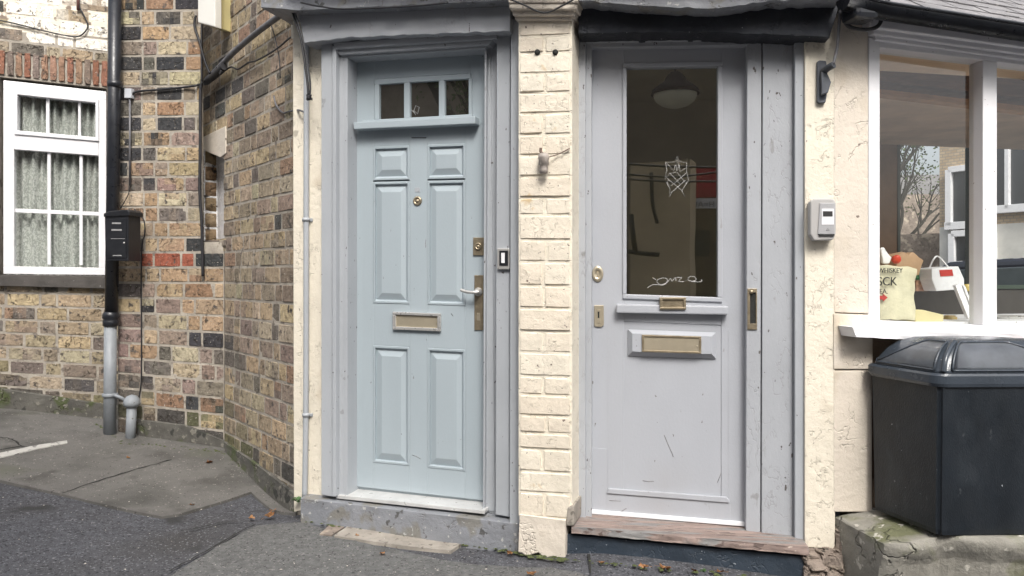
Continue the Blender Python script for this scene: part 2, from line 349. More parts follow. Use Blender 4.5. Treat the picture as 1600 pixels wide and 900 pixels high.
# ------------------------------------------------------------------ brickwork
PAL = [((.44, .33, .20), 22), ((.36, .275, .185), 20), ((.28, .215, .165), 15), ((.29, .22, .18), 11), ((.17, .145, .13), 9), ((.09, .088, .09), 6), ((.36, .23, .15), 6), ((.28, .13, .09), 1), ((.42, .34, .24), 15)]
PALM = [((.44, .32, .19), 18), ((.40, .26, .15), 11), ((.26, .205, .165), 14), ((.14, .125, .115), 13), ((.05, .052, .06), 13), ((.28, .19, .165), 10), ((.45, .37, .25), 14), ((.34, .19, .11), 7)]
def pick(pal):
    t = rnd.uniform(0, sum(w for _, w in pal))
    for c, w in pal:
        t -= w
        if t <= 0: break
    k = rnd.uniform(.85, 1.15); g_ = sum(c)/3; return tuple((x*.74+g_*.25)*k*y_*rnd.uniform(.96, 1.04) for x, y_ in zip(c, (1, .99, .92)))
def brick(bm, cl, pl, u0, u1, zf0, zf1, off, c, relief, amp, gap, nx=8, nz=4, c2=None):
    """one brick between the course lines zf0 (below) and zf1 (above)"""
    s = rnd.uniform(0, 100); g = gap/2; u0 += g; u1 -= g
    if u1-u0 < .012: return
    vs = []; tilt = rnd.uniform(-.0015, .0015); proud = rnd.uniform(-.002, .002)
    nx = max(3, int(nx*(u1-u0)/.2))
    for j in range(nz+1):
        row = []
        for i in range(nx+1):
            u = u0+(u1-u0)*i/nx; a = zf0(u)+g; b = zf1(u)-g; z = a+(b-a)*j/nz
            ei = min(i, nx-i); ej = min(j, nz-j); edge = ei == 0 or ej == 0
            nn = noise.noise(Vector((u*28+s, z*28, s))); n2 = noise.noise(Vector((u*75+s, z*75, s*2)))
            o = relief+proud+tilt*(i/nx-.5)+amp*(nn*1.3+n2*.8)
            if edge:
                o = relief-.0065
                du = (.0035 if i == 0 else -.0035 if i == nx else 0)*(1+1.6*nn); dzz = (.003 if j == 0 else -.003 if j == nz else 0)*(1+1.8*n2)
                if ei == 0 and ej == 0: du *= 1.9; dzz *= 1.9
                u += du-(.0035 if i == 0 else -.0035 if i == nx else 0)*.6; z += dzz-(.003 if j == 0 else -.003 if j == nz else 0)*.6
            elif ei == 1 or ej == 1:
                if ei == 1: u = (u0+.0045 if i == 1 else u1-.0045)+.0015*n2
                if ej == 1: z = (a+.0042 if j == 1 else b-.0042)+.0015*nn
                if ei == 1 and ej == 1: o -= .0015
            row.append(bm.verts.new(pl.uz(u, z, off+o)))
        vs.append(row)
    for j in range(nz):
        for i in range(nx):
            f = bm.faces.new((vs[j][i], vs[j][i+1], vs[j+1][i+1], vs[j+1][i])); f.smooth = 0 < i < nx-1 and 0 < j < nz-1
            cc = c
            if c2 is not None:
                t = max(0, min(1, .5+1.6*noise.noise(Vector((i*.45+s, j*.5, 3))))); cc = tuple(a*(1-t)+b*t for a, b in zip(c, c2))
            for lp in f.loops: lp[cl] = (*cc, 1)
def zline(pl, x0, y0, x1, y1, off=0):
    a = pl.at(x0, y0, off); b = pl.at(x1, y1, off); ua = (a-pl.a).dot(pl.d); ub = (b-pl.a).dot(pl.d)
    return lambda u: a.z+(b.z-a.z)*(u-ua)/(ub-ua)
def brickwall(pl, lines, xl, xr, pal, off=0.0, holes=(), relief=.006, amp=.0025, gap=.010, SL=.205, colour=None, bond=True, two=.35):
    bm = NB(); cl = bm.loops.layers.float_color.new('Col')
    for k in range(len(lines)-1):
        zt, zb = lines[k], lines[k+1]
        U0 = pl.u(xl(k) if callable(xl) else xl, off); U1 = pl.u(xr(k) if callable(xr) else xr, off)
        ivs = [(U0, U1)]; mid = (zt((U0+U1)/2)+zb((U0+U1)/2))/2
        for (h0, h1, z0, z1) in holes:
            if z0 < mid < z1:
                nv = []
                for a, b in ivs:
                    if h1 <= a or h0 >= b: nv.append((a, b)); continue
                    if h0 > a: nv.append((a, h0))
                    if h1 < b: nv.append((h1, b))
                ivs = nv
        for a, b in ivs:
            u = a-(SL*(.5 if k % 2 else 0)+rnd.uniform(0, .03)) if bond else a; st = k % 2
            while u < b-.008:
                w = SL if (st % 2 == 0 or rnd.random() < .2) else SL*.5
                if not bond: w = (b-a)*(rnd.uniform(.44, .54) if (k % 2 or rnd.random() < .25) else 1.0)
                w *= rnd.uniform(.93, 1.07); st += 1; e = u+w
                if b-e < .04: e = b
                s = max(u, a)
                if e-s > .02:
                    mu = (s+e)/2; zm = mid
                    c = colour(k, mu, zm) if colour else pick(pal)
                    brick(bm, cl, pl, s, e, zb, zt, off, c, relief, amp, gap, c2=pick(pal) if (rnd.random() < two and not (colour and colour is cream_c)) else None)
                u = e
    crisp(bm)
    return bm
def cream_c(k, u, z):
    t = rnd.uniform(0, 1); a, b = (.725, .67, .56), (.69, .615, .505); return tuple(x*(1-t)+y_*t for x, y_ in zip(a, b))
def mossy(c, h):
    """damp green-black bottom courses"""
    if h < .07: t = .85
    elif h < .17: t = .5*rnd.random()+.4
    elif h < .30: t = .65*rnd.random()
    else: t = 0
    g = (.115, .115, .065) if rnd.random() < .5 else (.085, .078, .07)
    return tuple(a*(1-t)+b*t for a, b in zip(c, g))
def interp(x, xs, ys): return float(np.interp(x, xs, ys))

house = thing('brick_house', 'house of mixed buff, purple and charcoal stock brick with white window and angled corner wall', 'house', (-2.0, 5.0, .2))
# left wall L
def sL(y): return interp(y, [-60, 0, 130, 430, 500, 640], [.14, .13, .11, .012, .03, .10])
Ll = []; y = -42.0
while y < 680: Ll.append(zline(L, 0, y, 165, y+sL(y)*165)); y += 20.8
uw0, uw1 = L.u(-2), L.u(168); 
zt = zline(L, 0, 76, 165, 94); zb_ = zline(L, 0, 448, 165, 452)
def colL(k, u, z):
    c = pick(PAL)
    p = z; gz = G(*(L.uz(u, 0)).xy)
    wz = L.at(90, 62).z; d = (z-wz)                   # bright sun patch over the window, painted into the brick colours
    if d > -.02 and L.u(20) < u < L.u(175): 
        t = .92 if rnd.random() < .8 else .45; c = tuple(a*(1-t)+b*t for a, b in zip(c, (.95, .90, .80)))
    return mossy(c, z-gz-.02)
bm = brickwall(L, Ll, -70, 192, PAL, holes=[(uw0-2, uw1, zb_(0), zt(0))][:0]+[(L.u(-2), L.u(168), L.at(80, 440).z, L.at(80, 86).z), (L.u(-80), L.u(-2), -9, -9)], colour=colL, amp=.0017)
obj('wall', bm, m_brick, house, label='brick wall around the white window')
bm = NB(); x0, x1 = -75, 200
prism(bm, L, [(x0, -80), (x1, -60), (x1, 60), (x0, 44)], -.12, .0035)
obj('mortar', bm, mat('sun_patch_mortar', (.78, .72, .6), .95, .15, 9, .7, 60, spots=((12, .58, .05, (.25, .2, .16)),), spec=.2), house); bm = NB()  # mortar whitened too, carrying the painted sun patch between the bricks
prism(bm, L, [(x0, 44), (x1, 60), (x1, 142), (168, 96), (-2, 78), (x0, 70)], -.12, .0025)
prism(bm, L, [(x0, 70), (-2, 78), (-2, 438), (x0, 438)], -.12, .0025); prism(bm, L, [(168, 96), (x1, 142), (x1, 440), (168, 440)], -.12, .0025)
prism(bm, L, [(x0, 438), (x1, 440), (x1, 700), (x0, 700)], -.12, .0025)
obj('mortar', bm, m_mortar, house)
# soldier arch over the window
bm = NB(); cl = bm.loops.layers.float_color.new('Col'); xs = [-4+i*13.4 for i in range(14)]
for i in range(13):
    a, b = xs[i]+1, xs[i+1]-1; lean = (i-6)*.9
    ya, yb = 78+a*.105, 117+a*.115
    u0, u1 = L.u(a, .004), L.u(b, .004); z1 = L.at(a, ya, .004).z; z0 = L.at(a, yb, .004).z
    c = pick([((.30, .12, .07), 3), ((.33, .19, .12), 3), ((.22, .16, .14), 3), ((.4, .3, .2), 2)])
    brick(bm, cl, L, u0, u1, lambda u, z=z0: z, lambda u, z=z1: z, .004, c, .006, .003, .003, nx=14, nz=6)
crisp(bm)
obj('window_arch', bm, m_brick, house, label='flat arch of upright red and brown bricks')
# M wall
def sM(y): return interp(y, [0, 455, 500, 600, 690], [-.005, 0, .04, .10, .15])
Ml = []; ys = []; y = -54.0
while y < 720: Ml.append(zline(M, 200, y, 350, y+sM(y)*150)); ys.append(y); y += 23.6
def colM(k, u, z):
    yy = ys[k]; c = pick(PALM)
    if 384 < yy+12 < 430 and u > M.u(225) and u < M.u(300): c = (.30, .10, .065)
    gz = G(*(M.uz(u, 0)).xy); return mossy(c, z-gz-.02)
bm = brickwall(M, Ml, 184, lambda k: 316.5 if ys[k] < 372 else 351, PALM, colour=colM, amp=.0017, two=.3)
obj('wall', bm, m_brick, house, label='brick return wall behind the drainpipe')
bm = NB(); prism(bm, M, [(184, -80), (315.5, -80), (315.5, 378), (350, 378), (350, 720), (184, 720)], -.012, .0025)
obj('mortar', bm, m_mortar, house)
# A wall
Al = []; ys2 = []
for k, y in enumerate(ys):
    ya = y+sM(y)*150; yb = 430+(ya-430)*1.2208; Al.append(zline(A, 350, ya, 460, yb)); ys2.append(ya)
ya = ys2[-1]
def colA(k, u, z):
    c = pick(PAL)
    gz = G(*(A.uz(u, 0)).xy); return mossy(c, z-gz-.02)
hA = (A.u(319), A.u(350.5), A.at(350, 374).z, A.at(350, 216).z)
bm = brickwall(A, Al, lambda k: 317 if ys2[k] < 372 else 351.5, 462, PAL, holes=[hA], colour=colA, amp=.0018, two=.3)
obj('wall', bm, m_brick, house, label='angled brick wall beside the blue-grey door')
bm = NB(); zz = lambda x, y: y
prism(bm, A, [(351, -90), (476, -150), (476, 860), (351, 760)], -.10, .0025)
for (ya, yb) in ((-80, 214), (376, 392)): prism(bm, A, [(316, 430+(ya-430)*.935), (350.5, ya), (350.5, yb), (316, 430+(yb-430)*.935)], -.10, .0025)
obj('mortar', bm, m_mortar, house)
# narrow window in the angled wall
sw = None
bm = NB(); prism(bm, A, [(333, 226), (352, 216), (352, 374), (333, 378)], -.13, -.088, .002)
sw = obj('side_window', bm, m_upvc, house, label='narrow white window set deep in the angled wall')
bm = NB(); cl = bm.loops.layers.float_color.new('Col')       # brick jamb, built on its own plane running into the opening
J = Plane(319, 4.9, 343, 4.95); pj0 = A.at(319, CY, 0); pj1 = A.at(319, CY, 0)-A.n*.13
J.a = Vector((pj0.x, pj0.y, CZ)); J.d = (pj1-pj0).normalized(); J.n = Vector((J.d.y, -J.d.x, 0)); J.n = J.n if J.n.dot(O-J.a) > 0 else -J.n
z = A.at(319, 380).z; top = A.at(319, 222).z; hgt = (top-z)/6.5
while z < top:
    brick(bm, cl, J, 0, .088, lambda u, z=z: z, lambda u, z=z+hgt: z, 0, pick([((.40, .30, .17), 1), ((.42, .27, .15), 1)]), .004, .002, .008); z += hgt
bmesh.ops.recalc_face_normals(bm, faces=bm.faces)
solid(bm, [J.uz(0, CZ-.1, 0), J.uz(.1, CZ-.1, 0), J.uz(.1, top+.2, 0), J.uz(0, top+.2, 0)], -J.n*.03)
obj('brick_jamb', bm, m_brick, house)
bm = NB(); prism(bm, A, [(317, 214), (352, 197), (352, 240), (344, 246), (317, 234)], -.13, .012, .004); obj('lintel', bm, m_render, house)
bm = NB(); prism(bm, A, [(318, 376), (352, 375), (352, 384), (318, 384)], -.13, .012, .003); obj('brick_sill', bm, m_rubble, house)

m_foot = mat('mossy_cement_footing', (.105, .10, .088), .9, .35, 6, 1.0, 30, spots=((5, .52, .08, (.07, .085, .035)), (30, .6, .05, (.2, .19, .16)), (12, .62, .05, (.04, .04, .035))), wrinkle=1, wsc=9, crackcol=.5)
bm = lumpy(M, [(214, 655), (290, 664), (352, 689)], [(214, 712), (352, 728)], -.05, .018, amp=1.5, seed=70, n=40); obj('footing', bm, m_foot, house, label='dark cement footing under the brick return wall')
bm = lumpy(A, [(350, 690), (400, 724), (462, 772)], [(350, 730), (462, 850)], -.05, .020, amp=1.2, seed=71, n=40); obj('footing', bm, m_foot, house, label='mossy footing under the angled brick wall')
bm = lumpy(L, [(-60, 600), (0, 606), (185, 634)], [(-60, 680), (185, 700)], -.05, .016, amp=1.0, seed=72, n=50); obj('footing', bm, m_foot, house, label='mossy footing under the white window')
# left window (white plastic)
def ql(x, y): return y + (x-5)*interp(y, [125, 215, 330, 428], [.112, .081, .04, .012])
def QL(x0, y0, x1, y1): return [(x0, ql(x0, y0)), (x1, ql(x1, y0)), (x1, ql(x1, y1)), (x0, ql(x0, y1))]
win = NB()
prism(win, L, [(-2, 436), (168, 436), (168, 120), (-2, 100)], -.12, -.11)                       # hidden back board of the opening is cut by the frame below
win.free(); win = NB()
for r in ((5, 125, 166, 139), (5, 416, 166, 428), (5, 139, 22, 416), (154, 139, 166, 416), (22, 208, 154, 232)): prism(win, L, QL(*r), -.07, -.015, .004)
lw = obj('window', win, m_upvc, house, label='white casement window with lace curtains')
bm = NB()
for r in ((22, 139, 154, 145), (22, 202, 154, 208), (22, 145, 27, 202), (149, 145, 154, 202)): prism(bm, L, QL(*r), -.068, -.004, .003)
obj('top_sash', bm, m_upvc, lw)
bm = NB()
for r in ((72, 145, 77, 202), (122, 145, 126, 202), (74, 233, 79, 412), (124, 233, 129, 412), (22, 325, 74, 331), (79, 325, 124, 331), (129, 325, 154, 331)): prism(bm, L, QL(*r), -.056, -.034, .002)
obj('glazing_bar', bm, m_upvc, lw)
bm = NB(); prism(bm, L, QL(20, 139, 156, 418), -.052, -.046); obj('pane', bm, m_g_left, lw)
def curtain_mat():
    m = bpy.data.materials.new('lace_curtain'); m.use_nodes = True; n = m.node_tree.nodes; l = m.node_tree.links; b = n['Principled BSDF']
    tc = n.new('ShaderNodeTexCoord'); v = n.new('ShaderNodeTexWave'); v.inputs['Scale'].default_value = 13; v.inputs['Distortion'].default_value = 14; v.inputs['Detail'].default_value = 2; v.inputs['Detail Scale'].default_value = 2.0
    l.new(tc.outputs['Object'], v.inputs['Vector']); r = n.new('ShaderNodeValToRGB'); r.color_ramp.elements[0].position = .35; r.color_ramp.elements[0].color = (.56, .58, .55, 1)
    r.color_ramp.elements[1].position = .7; r.color_ramp.elements[1].color = (.86, .87, .84, 1); l.new(v.outputs['Fac'], r.inputs[0]); l.new(r.outputs[0], b.inputs['Base Color']); b.inputs['Roughness'].default_value = .9
    return m
m_lace = curtain_mat()
bm = NB(); n = 150; rows = []
for yy in (132, 440):
    rows.append([bm.verts.new(L.uz(L.u(2)+(L.u(170)-L.u(2))*i/n, L.at(80, yy).z, -.092+.022*math.sin(i*.55+1.3*math.sin(i*.11))+.012*math.sin(i*.23))) for i in range(n+1)])
for i in range(n): f = bm.faces.new((rows[0][i], rows[0][i+1], rows[1][i+1], rows[1][i])); f.smooth = True
bmesh.ops.solidify(bm, geom=bm.faces[:], thickness=.003)
obj('curtain', bm, m_lace, lw)
bm = NB()
for f0, f1 in (((-2, 0), 0),): pass
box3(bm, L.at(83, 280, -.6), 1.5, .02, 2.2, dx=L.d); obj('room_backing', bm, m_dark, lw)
bm = NB(); prism(bm, L, [(-30, 429), (166, 431), (166, 451), (-30, 446)], -.05, .045, .004); obj('window_sill', bm, m_stone, house, label='dark stone window sill')
bm = NB(); solid(bm, [L.at(-2, 78, -.002), L.at(-2, 440, -.002), L.at(-1, 440, -.002), L.at(-1, 78, -.002)], -L.n*.3)
solid(bm, [L.at(167, 96, -.002), L.at(167, 440, -.002), L.at(168, 440, -.002), L.at(168, 96, -.002)], -L.n*.3)
prism(bm, L, [(-2, 76), (168, 94), (168, 138), (-2, 120)], -.3, -.002)
obj('window_reveal', bm, m_mortar, house)

# ------------------------------------------------------------------ the house of the two grey doors
terr = thing('terraced_house', 'cream painted house front with two narrow grey doors either side of a cream brick pillar', 'house', (0, 3.5, 0))
bm = NB()      # cream wall left of the first door frame
prism(bm, F1, [(457, -60), (504, -60), (504, 790), (459, 800)], -.25, .06, .004)
obj('wall', bm, m_cream, terr, label='narrow cream wall strip beside the angled brick wall')
# upper wall
bm = NB(); prism(bm, F1, [(455, -420), (812, -460), (812, 40), (455, 60)], -.3, -.01); prism(bm, F2, [(812, -460), (1303, -460), (1303, 60), (812, 40)], -.3, -.01)
obj('wall', bm, m_cream, terr, label='cream wall above the doors')
bm = NB(); prism(bm, F1, [(440, -44), (812, -48), (812, -62), (440, -58)], -.05, .34); prism(bm, F2, [(812, -48), (1330, -44), (1330, -58), (812, -62)], -.05, .34)
obj('roof_overhang', bm, m_step, terr)
# beam over the left door
obj('beam', lumpy(F1, [(466, 19), (797, 3)], [(476, 68), (535, 60), (640, 55), (797, 49)], -.05, .17, seed=2), m_rough, terr, label='thick grey painted timber beam over the left door')
obj('eaves_board', lumpy(F1, [(408, -30), (800, -40)], [(408, 12), (470, 17), (800, 1)], -.05, .24, amp=1, seed=5), m_step, terr, label='weathered board along the top of the beam')
obj('beam', lumpy(F2, [(904, 2), (1314, -2)], [(904, 53), (1090, 50), (1296, 59)], -.05, .17, seed=9, amp=1.1), m_black, terr, label='black painted beam over the right door')
obj('eaves_board', lumpy(F2, [(904, -40), (1314, -40)], [(904, 1), (980, 8), (1060, 13), (1110, 15), (1160, 9), (1200, 2), (1314, -1)], -.05, .26, amp=1.5, seed=12), m_step, terr, label='sagging grey board above the black beam')
# left door frame
bm = NB()
prism(bm, F1, [(502, 62), (519, 68), (519, 776), (502, 773)], -.05, .115, .003)
prism(bm, F1, [(519, 70), (525, 76), (525, 776), (519, 776)], -.05, .125, .003)
prism(bm, F1, [(524, 76), (537, 84), (537, 775), (524, 777)], -.05, .092, .002)
prism(bm, F1, [(519, 67), (776, 49), (776, 60), (525, 77)], -.05, .125, .003)
prism(bm, F1, [(524, 78), (770, 61), (764, 70), (531, 86)], -.05, .108, .002)
prism(bm, F1, [(531, 83), (764, 68), (757, 76), (537, 90)], -.05, .092, .002)
prism(bm, F1, [(537, 90), (543, 90), (543, 775), (537, 776)], -.05, .0915, .002)
prism(bm, F1, [(757, 76), (766, 68), (774, 800), (755, 797)], -.05, .05, .003)
prism(bm, F1, [(757.5, 60), (776, 50), (775, 805), (771, 803), (758, 799)], -.05, .045, .003)
prism(bm, F1, [(776, 50), (797, 49), (796, 808), (774, 804)], -.05, .10, .004)
prism(bm, F1, [(798, 30), (812, 28), (812, 822), (796, 818)], -.05, .13, .004)
prism(bm, F1, [(757, 74), (760, 72), (757, 799), (754.5, 797)], -.06, .075, .002)
obj('door_frame', bm, m_grey, terr, label='moulded grey frame around the left door')
# ---- left door
bm = NB(); fr = bm
prism(bm, F1, Q1(553, 96, 758, 764), -.05, -.0125)
cols = [(555, 583), (640, 668), (727, 757)]
rows = [(97, 124), (203, 230), (473, 538), (720, 760)]
for a, b in cols: prism(bm, F1, Q1(a, 203, b, 760), -.03, 0, .0012, 1)
for a, b in ((555, 585), (735, 757)): prism(bm, F1, Q1(a, 97.5, b, 203), -.03, 0, .0012, 1)
prism(bm, F1, Q1(585, 97.5, 735, 126), -.03, 0, .0012, 1); prism(bm, F1, Q1(585, 190, 735, 203), -.03, 0, .0012, 1)
for a, b in rows[1:]:
    for x0, x1 in ((583, 640), (668, 727)): prism(bm, F1, Q1(x0, a, x1, b), -.03, 0, .0012, 1)
door1 = obj('door', bm, m_blue, terr, label='six panel blue-grey front door with three small panes at the top')
def panel(bm, pl, Q, x0, y0, x1, y1, ins):
    prev = None
    for i, (dx, dy, off) in enumerate(ins):
        ring = [bm.verts.new(pl.at(x, y, off)) for x, y in Q(x0+dx, y0+dy, x1-dx, y1-dy)]
        if prev:
            for j in range(4): bm.faces.new((prev[j], prev[(j+1) % 4], ring[(j+1) % 4], ring[j]))
        prev = ring
    bm.faces.new(prev); bmesh.ops.recalc_face_normals(bm, faces=bm.faces)
INS = [(0, 0, .0002), (1, 1, .003), (3, 3.5, .003), (5, 6, -.0105), (13.5, 16, .001), (14.5, 17, .0012)]
for x0, x1 in ((583, 640), (668, 727)):
    for y0, y1 in ((230, 283), (285, 473), (538, 720)):
        bm = NB(); panel(bm, F1, Q1, x0, y0, x1, y1, INS); obj('door_panel', bm, m_blue, door1)
# glazing of the left door
bm = NB()
for r in ((585, 126, 735, 134), (585, 188, 735, 193), (585, 134, 592, 188), (732, 134, 737, 188), (631, 134, 640, 188), (685.5, 134, 694.5, 188)): prism(bm, F1, Q1(*r), -.03, .008, .003)
obj('glazing_frame', bm, m_blue, door1)
for a, b in ((592, 631), (640, 685.5), (694.5, 732)):
    bm = NB(); prism(bm, F1, Q1(a-1, 133, b+1, 189), -.0115, -.006); obj('pane', bm, m_g_door, door1)
bm = NB(); prism(bm, F1, Q1(586, 128, 735, 194), -.0122, -.0116); obj('dark_backing', bm, mat('dim_room_behind_glass', (.035, .03, .024), .9, .4, 5, 0), door1)
bm = NB(); prism(bm, F1, [(552, 191), (742, 181), (743, 193), (553, 202)], -.001, .055, .004); obj('weather_bar', bm, m_blue, door1)
bm = NB(); prism(bm, F1, [(566, 188), (738, 178), (738, 183), (566, 193)], -.001, .022, .003); obj('ledge', bm, m_blue, door1)
bm = NB(); prism(bm, F1, R(643, 214.5, 666, 216), -.001, .0012); obj('slot', bm, m_cable, door1)
# ironmongery
def disc(bm, pl, px, py, r, off, h, prof=None):
    c = pl.at(px, py, off); lathe(bm, c, pl.n, prof or [(r, 0), (r, h*.6), (r*.8, h), (0, h)])
bm = NB(); disc(bm, F1, 652.5, 314, .021, 0, .01, [(.0225, 0), (.0225, .004), (.018, .008), (.013, .008), (.012, .004), (.008, .004), (.007, .009), (0, .01)]); obj('door_viewer', bm, m_brass, door1)
bm = NB(); prism(bm, F1, R(648, 293, 656, 300), 0, .002, .0005); obj('hook_plate', bm, m_grey, door1)
bm = NB(); prism(bm, F1, R(739, 371, 756, 399), 0, .007, .002); disc(bm, F1, 747.5, 385, .02, .007, .008, [(.017, 0), (.017, .005), (.012, .008), (.010, .003), (.006, .003), (.005, .008), (0, .008)]); obj('lock_plate', bm, m_brass, door1)
bm = NB(); prism(bm, F1, R(741, 430, 755, 516), 0, .006, .002); obj('handle_plate', bm, m_brass, door1)
bm = NB(); disc(bm, F1, 747.5, 456, .018, .006, .02, [(.021, 0), (.019, .008), (.012, .012), (.011, .034), (0, .036)])
tube(bm, [F1.at(748, 456, .04), F1.at(740, 457, .048), F1.at(729, 456, .045), F1.at(720, 453, .042)], .0075); obj('lever_handle', bm, m_steel, door1, smooth=True)
bm = NB(); prism(bm, F1, R(745, 489, 750, 501), .006, .0075, .001); obj('keyhole', bm, m_brassl, door1)
bm = NB()
for r in ((613, 487, 688, 491.5), (613, 510, 688, 515), (613, 491.5, 618, 510), (683, 491.5, 688, 510)): prism(bm, F1, [(x, y+(x-613)*.04) for x, y in R(*r)], 0, .016, .003)
lb = obj('letterbox', bm, m_steel, door1, label='silver framed brass letterbox')
bm = NB(); pts = [(x, y+(x-613)*.04) for x, y in R(618, 491.5, 683, 510)]; prism(bm, F1, pts, 0, .007, .002); obj('letterbox_flap', bm, m_brassl, door1)
# threshold and step
bm = NB(); prism(bm, F1, [(525, 773), (757, 798), (757, 803.5), (525, 779)], -.02, .105, .003); obj('threshold', bm, m_alu, terr, label='aluminium threshold under the left door')
obj('door_step', lumpy(F1, [(470, 778), (812, 818)], [(470, 830), (812, 880)], -.2, .135, amp=.6, seed=31), m_step, terr, label='chipped grey painted step under the left door')
# ---- pillar
py_ = [30, 58, 84, 116, 146, 178, 211, 243, 276, 309, 336, 375, 409, 446, 481, 517, 550, 587, 616, 648, 675, 700, 735, 768, 806]
PL = [zline(F1, 811, y, 893, y+(y-330)*.00012*82, .20) for y in py_]
bm = brickwall(F1, PL, 810.5, 893.5, None, off=.20, colour=cream_c, relief=.0055, amp=.0022, gap=.009, bond=False)
obj('pillar', bm, m_creamb, terr, label='cream painted brick pillar between the two doors')
bm = NB(); prism(bm, F1, [(810, -30), (894, -30), (894, 812), (810, 806)], -.1, .1995, .003)
obj('pillar_core', bm, m_cream, terr)
bm = NB()
for (x0, x1, y0, y1, o) in ((792, 905, -30, 4, .27), (794, 902, 4, 14, .262), (799, 898, 14, 24, .24), (803, 895, 24, 31, .222)): prism(bm, F1, [(x0, y0), (x1, y0), (x1-2, y1), (x0+2, y1)], -.1, o, .006)
obj('pillar_cap', bm, m_render, terr, label='weathered stone cap at the top of the pillar')
bm = lumpy(F1, [(812, 803), (884, 812)], [(810, 864), (883, 874)], 0, .212, amp=3, seed=40); obj('pillar_base', bm, m_render, terr, label='crumbling cream foot of the pillar')
for x in (840, 868): bm = NB(); disc(bm, F1, x, 82, .013, .203, .002, [(.012, 0), (.012, .0065), (0, .007)]); obj('fixing_hole', bm, m_gap, terr)
# ---- right door frame
bm = NB()
prism(bm, F2, [(897, 57), (915, 57), (915, 812), (900, 812)], -.05, .06, .004)
prism(bm, F2, [(915, 60), (924.5, 73), (924.5, 812), (915, 814)], -.05, .045, .003)
prism(bm, F2, [(915, 56), (1191, 55), (1191, 62), (1180, 62), (915, 66)], -.05, .06, .003)
prism(bm, F2, [(915, 65), (1180, 61), (1167.5, 70), (924.5, 74)], -.05, .045, .003)
prism(bm, F2, [(1167.5, 68), (1190, 60), (1188, 838), (1165.5, 829)], -.05, .05, .003)
fo = obj('door_frame', bm, m_rough, terr, label='thickly painted grey frame around the right door')
bm = NB(); prism(bm, F2, [(1192, 56), (1239, 57), (1239, 845), (1190, 838)], -.05, .055, .003)
obj('wide_board', bm, m_rough, terr, label='wide grey board right of the right door')
bm = NB(); prism(bm, F2, [(1242, 55), (1257, 56), (1257, 854), (1242, 848)], -.05, .085, .003); obj('corner_post', bm, m_grey, terr)
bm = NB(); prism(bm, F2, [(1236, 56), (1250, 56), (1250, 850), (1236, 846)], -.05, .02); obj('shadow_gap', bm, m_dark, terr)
# ---- right door
bm = NB()
prism(bm, F2, Q2(925, 76, 975, 800), -.04, 0, .0015, 1); prism(bm, F2, Q2(1127, 76, 1167, 800), -.04, 0, .0015, 1)
prism(bm, F2, Q2(975, 76, 1127, 102), -.04, 0, .0015, 1); prism(bm, F2, Q2(975, 462, 1127, 500), -.04, 0, .0015, 1)
door2 = obj('door', bm, m_lil, terr, label='pale grey front door with one tall clear pane')
bm = NB(); panel(bm, F2, Q2, 975, 500, 1127, 800, [(0, 0, 0), (0.1, .1, 0)]); bm.free()
bm = NB()
prism(bm, F2, Q2(975, 500, 1127, 800), -.04, -.004); obj('lower_panel', bm, m_lil, door2)
bm = NB(); prism(bm, F2, [(950, 763.5), (1135, 777), (1140, 782), (1140, 786), (948, 771)], -.004, .010, .003); obj('kick_rail', bm, m_lil, door2)
bm = NB(); prism(bm, F2, Q2(948, 768, 1141, 797), -.005, .003, .001); prism(bm, F2, Q2(925, 700, 949, 799), -.01, .0022, .001)
obj('bottom_rail', bm, m_lil, door2)
for x in (950, 1138): bm = NB(); prism(bm, F2, [(x, q2(x, 505)), (x+1.4, q2(x, 505)), (x+1.4, q2(x, 762)), (x, q2(x, 762))], -.001, .0014); obj('panel_bead', bm, m_lil, door2)
bm = NB()
for r in ((973, 99, 1129, 106), (973, 458, 1129, 465), (973, 106, 979, 458), (1121.5, 106, 1129, 458)): prism(bm, F2, Q2(*r), -.04, .009, .004)
obj('glazing_frame', bm, m_lil, door2)
bm = NB(); prism(bm, F2, Q2(977, 104, 1124, 460), -.022, -.016); obj('pane', bm, m_g_door, door2)
bm = NB(); prism(bm, F2, [(963, 475), (1138, 478.5), (1138, 492), (963, 489)], -.001, .04, .006); obj('weather_bar', bm, m_lil, door2)
bm = NB()
for r in ((1031, 465, 1072, 468), (1031, 480, 1072, 483.5), (1031, 468, 1035, 480), (1068, 468, 1072, 480)): prism(bm, F2, R(*r), 0, .05, .0015)
prism(bm, F2, R(1034, 467, 1069, 481), 0, .043, .001); obj('name_plate', bm, m_brass, door2)
bm = NB(); pts = Q2
ringo = [[F2.at(x, y, o) for x, y in pp] for pp, o in (([(981, 514.5), (1119, 519.5), (1119, 561), (981, 556)], .001), ([(988, 521), (1112, 525.5), (1112, 553), (988, 549)], .024), ([(1003, 521.6), (1097, 525), (1097, 553), (1003, 550)], .0245))]
prev = None
for rg in ringo:
    rr_ = [bm.verts.new(p) for p in rg]
    if prev:
        for j in range(4): bm.faces.new((prev[j], prev[(j+1) % 4], rr_[(j+1) % 4], rr_[j]))
    prev = rr_
bm.faces.new(prev); bmesh.ops.recalc_face_normals(bm, faces=bm.faces); obj('letterbox_surround', bm, m_lil, door2)
bm = NB()
for r in ((1003, 523, 1096, 526), (1003, 547, 1096, 550), (1003, 526, 1006.5, 547), (1092.5, 526, 1096, 547)): prism(bm, F2, [(x, y+(x-1003)*.03) for x, y in R(*r)], .02, .032, .0012)
obj('letterbox', bm, m_brass, door2, label='brass letterbox on a raised bevelled surround')
bm = NB(); prism(bm, F2, [(x, y+(x-1003)*.03) for x, y in R(1006, 525, 1093, 548)], .02, .0285, .001); disc(bm, F2, 1089, 541, .003, .0285, .002); obj('letterbox_flap', bm, m_brassl, door2)
bm = NB(); c = F2.at(934, 428, 0)
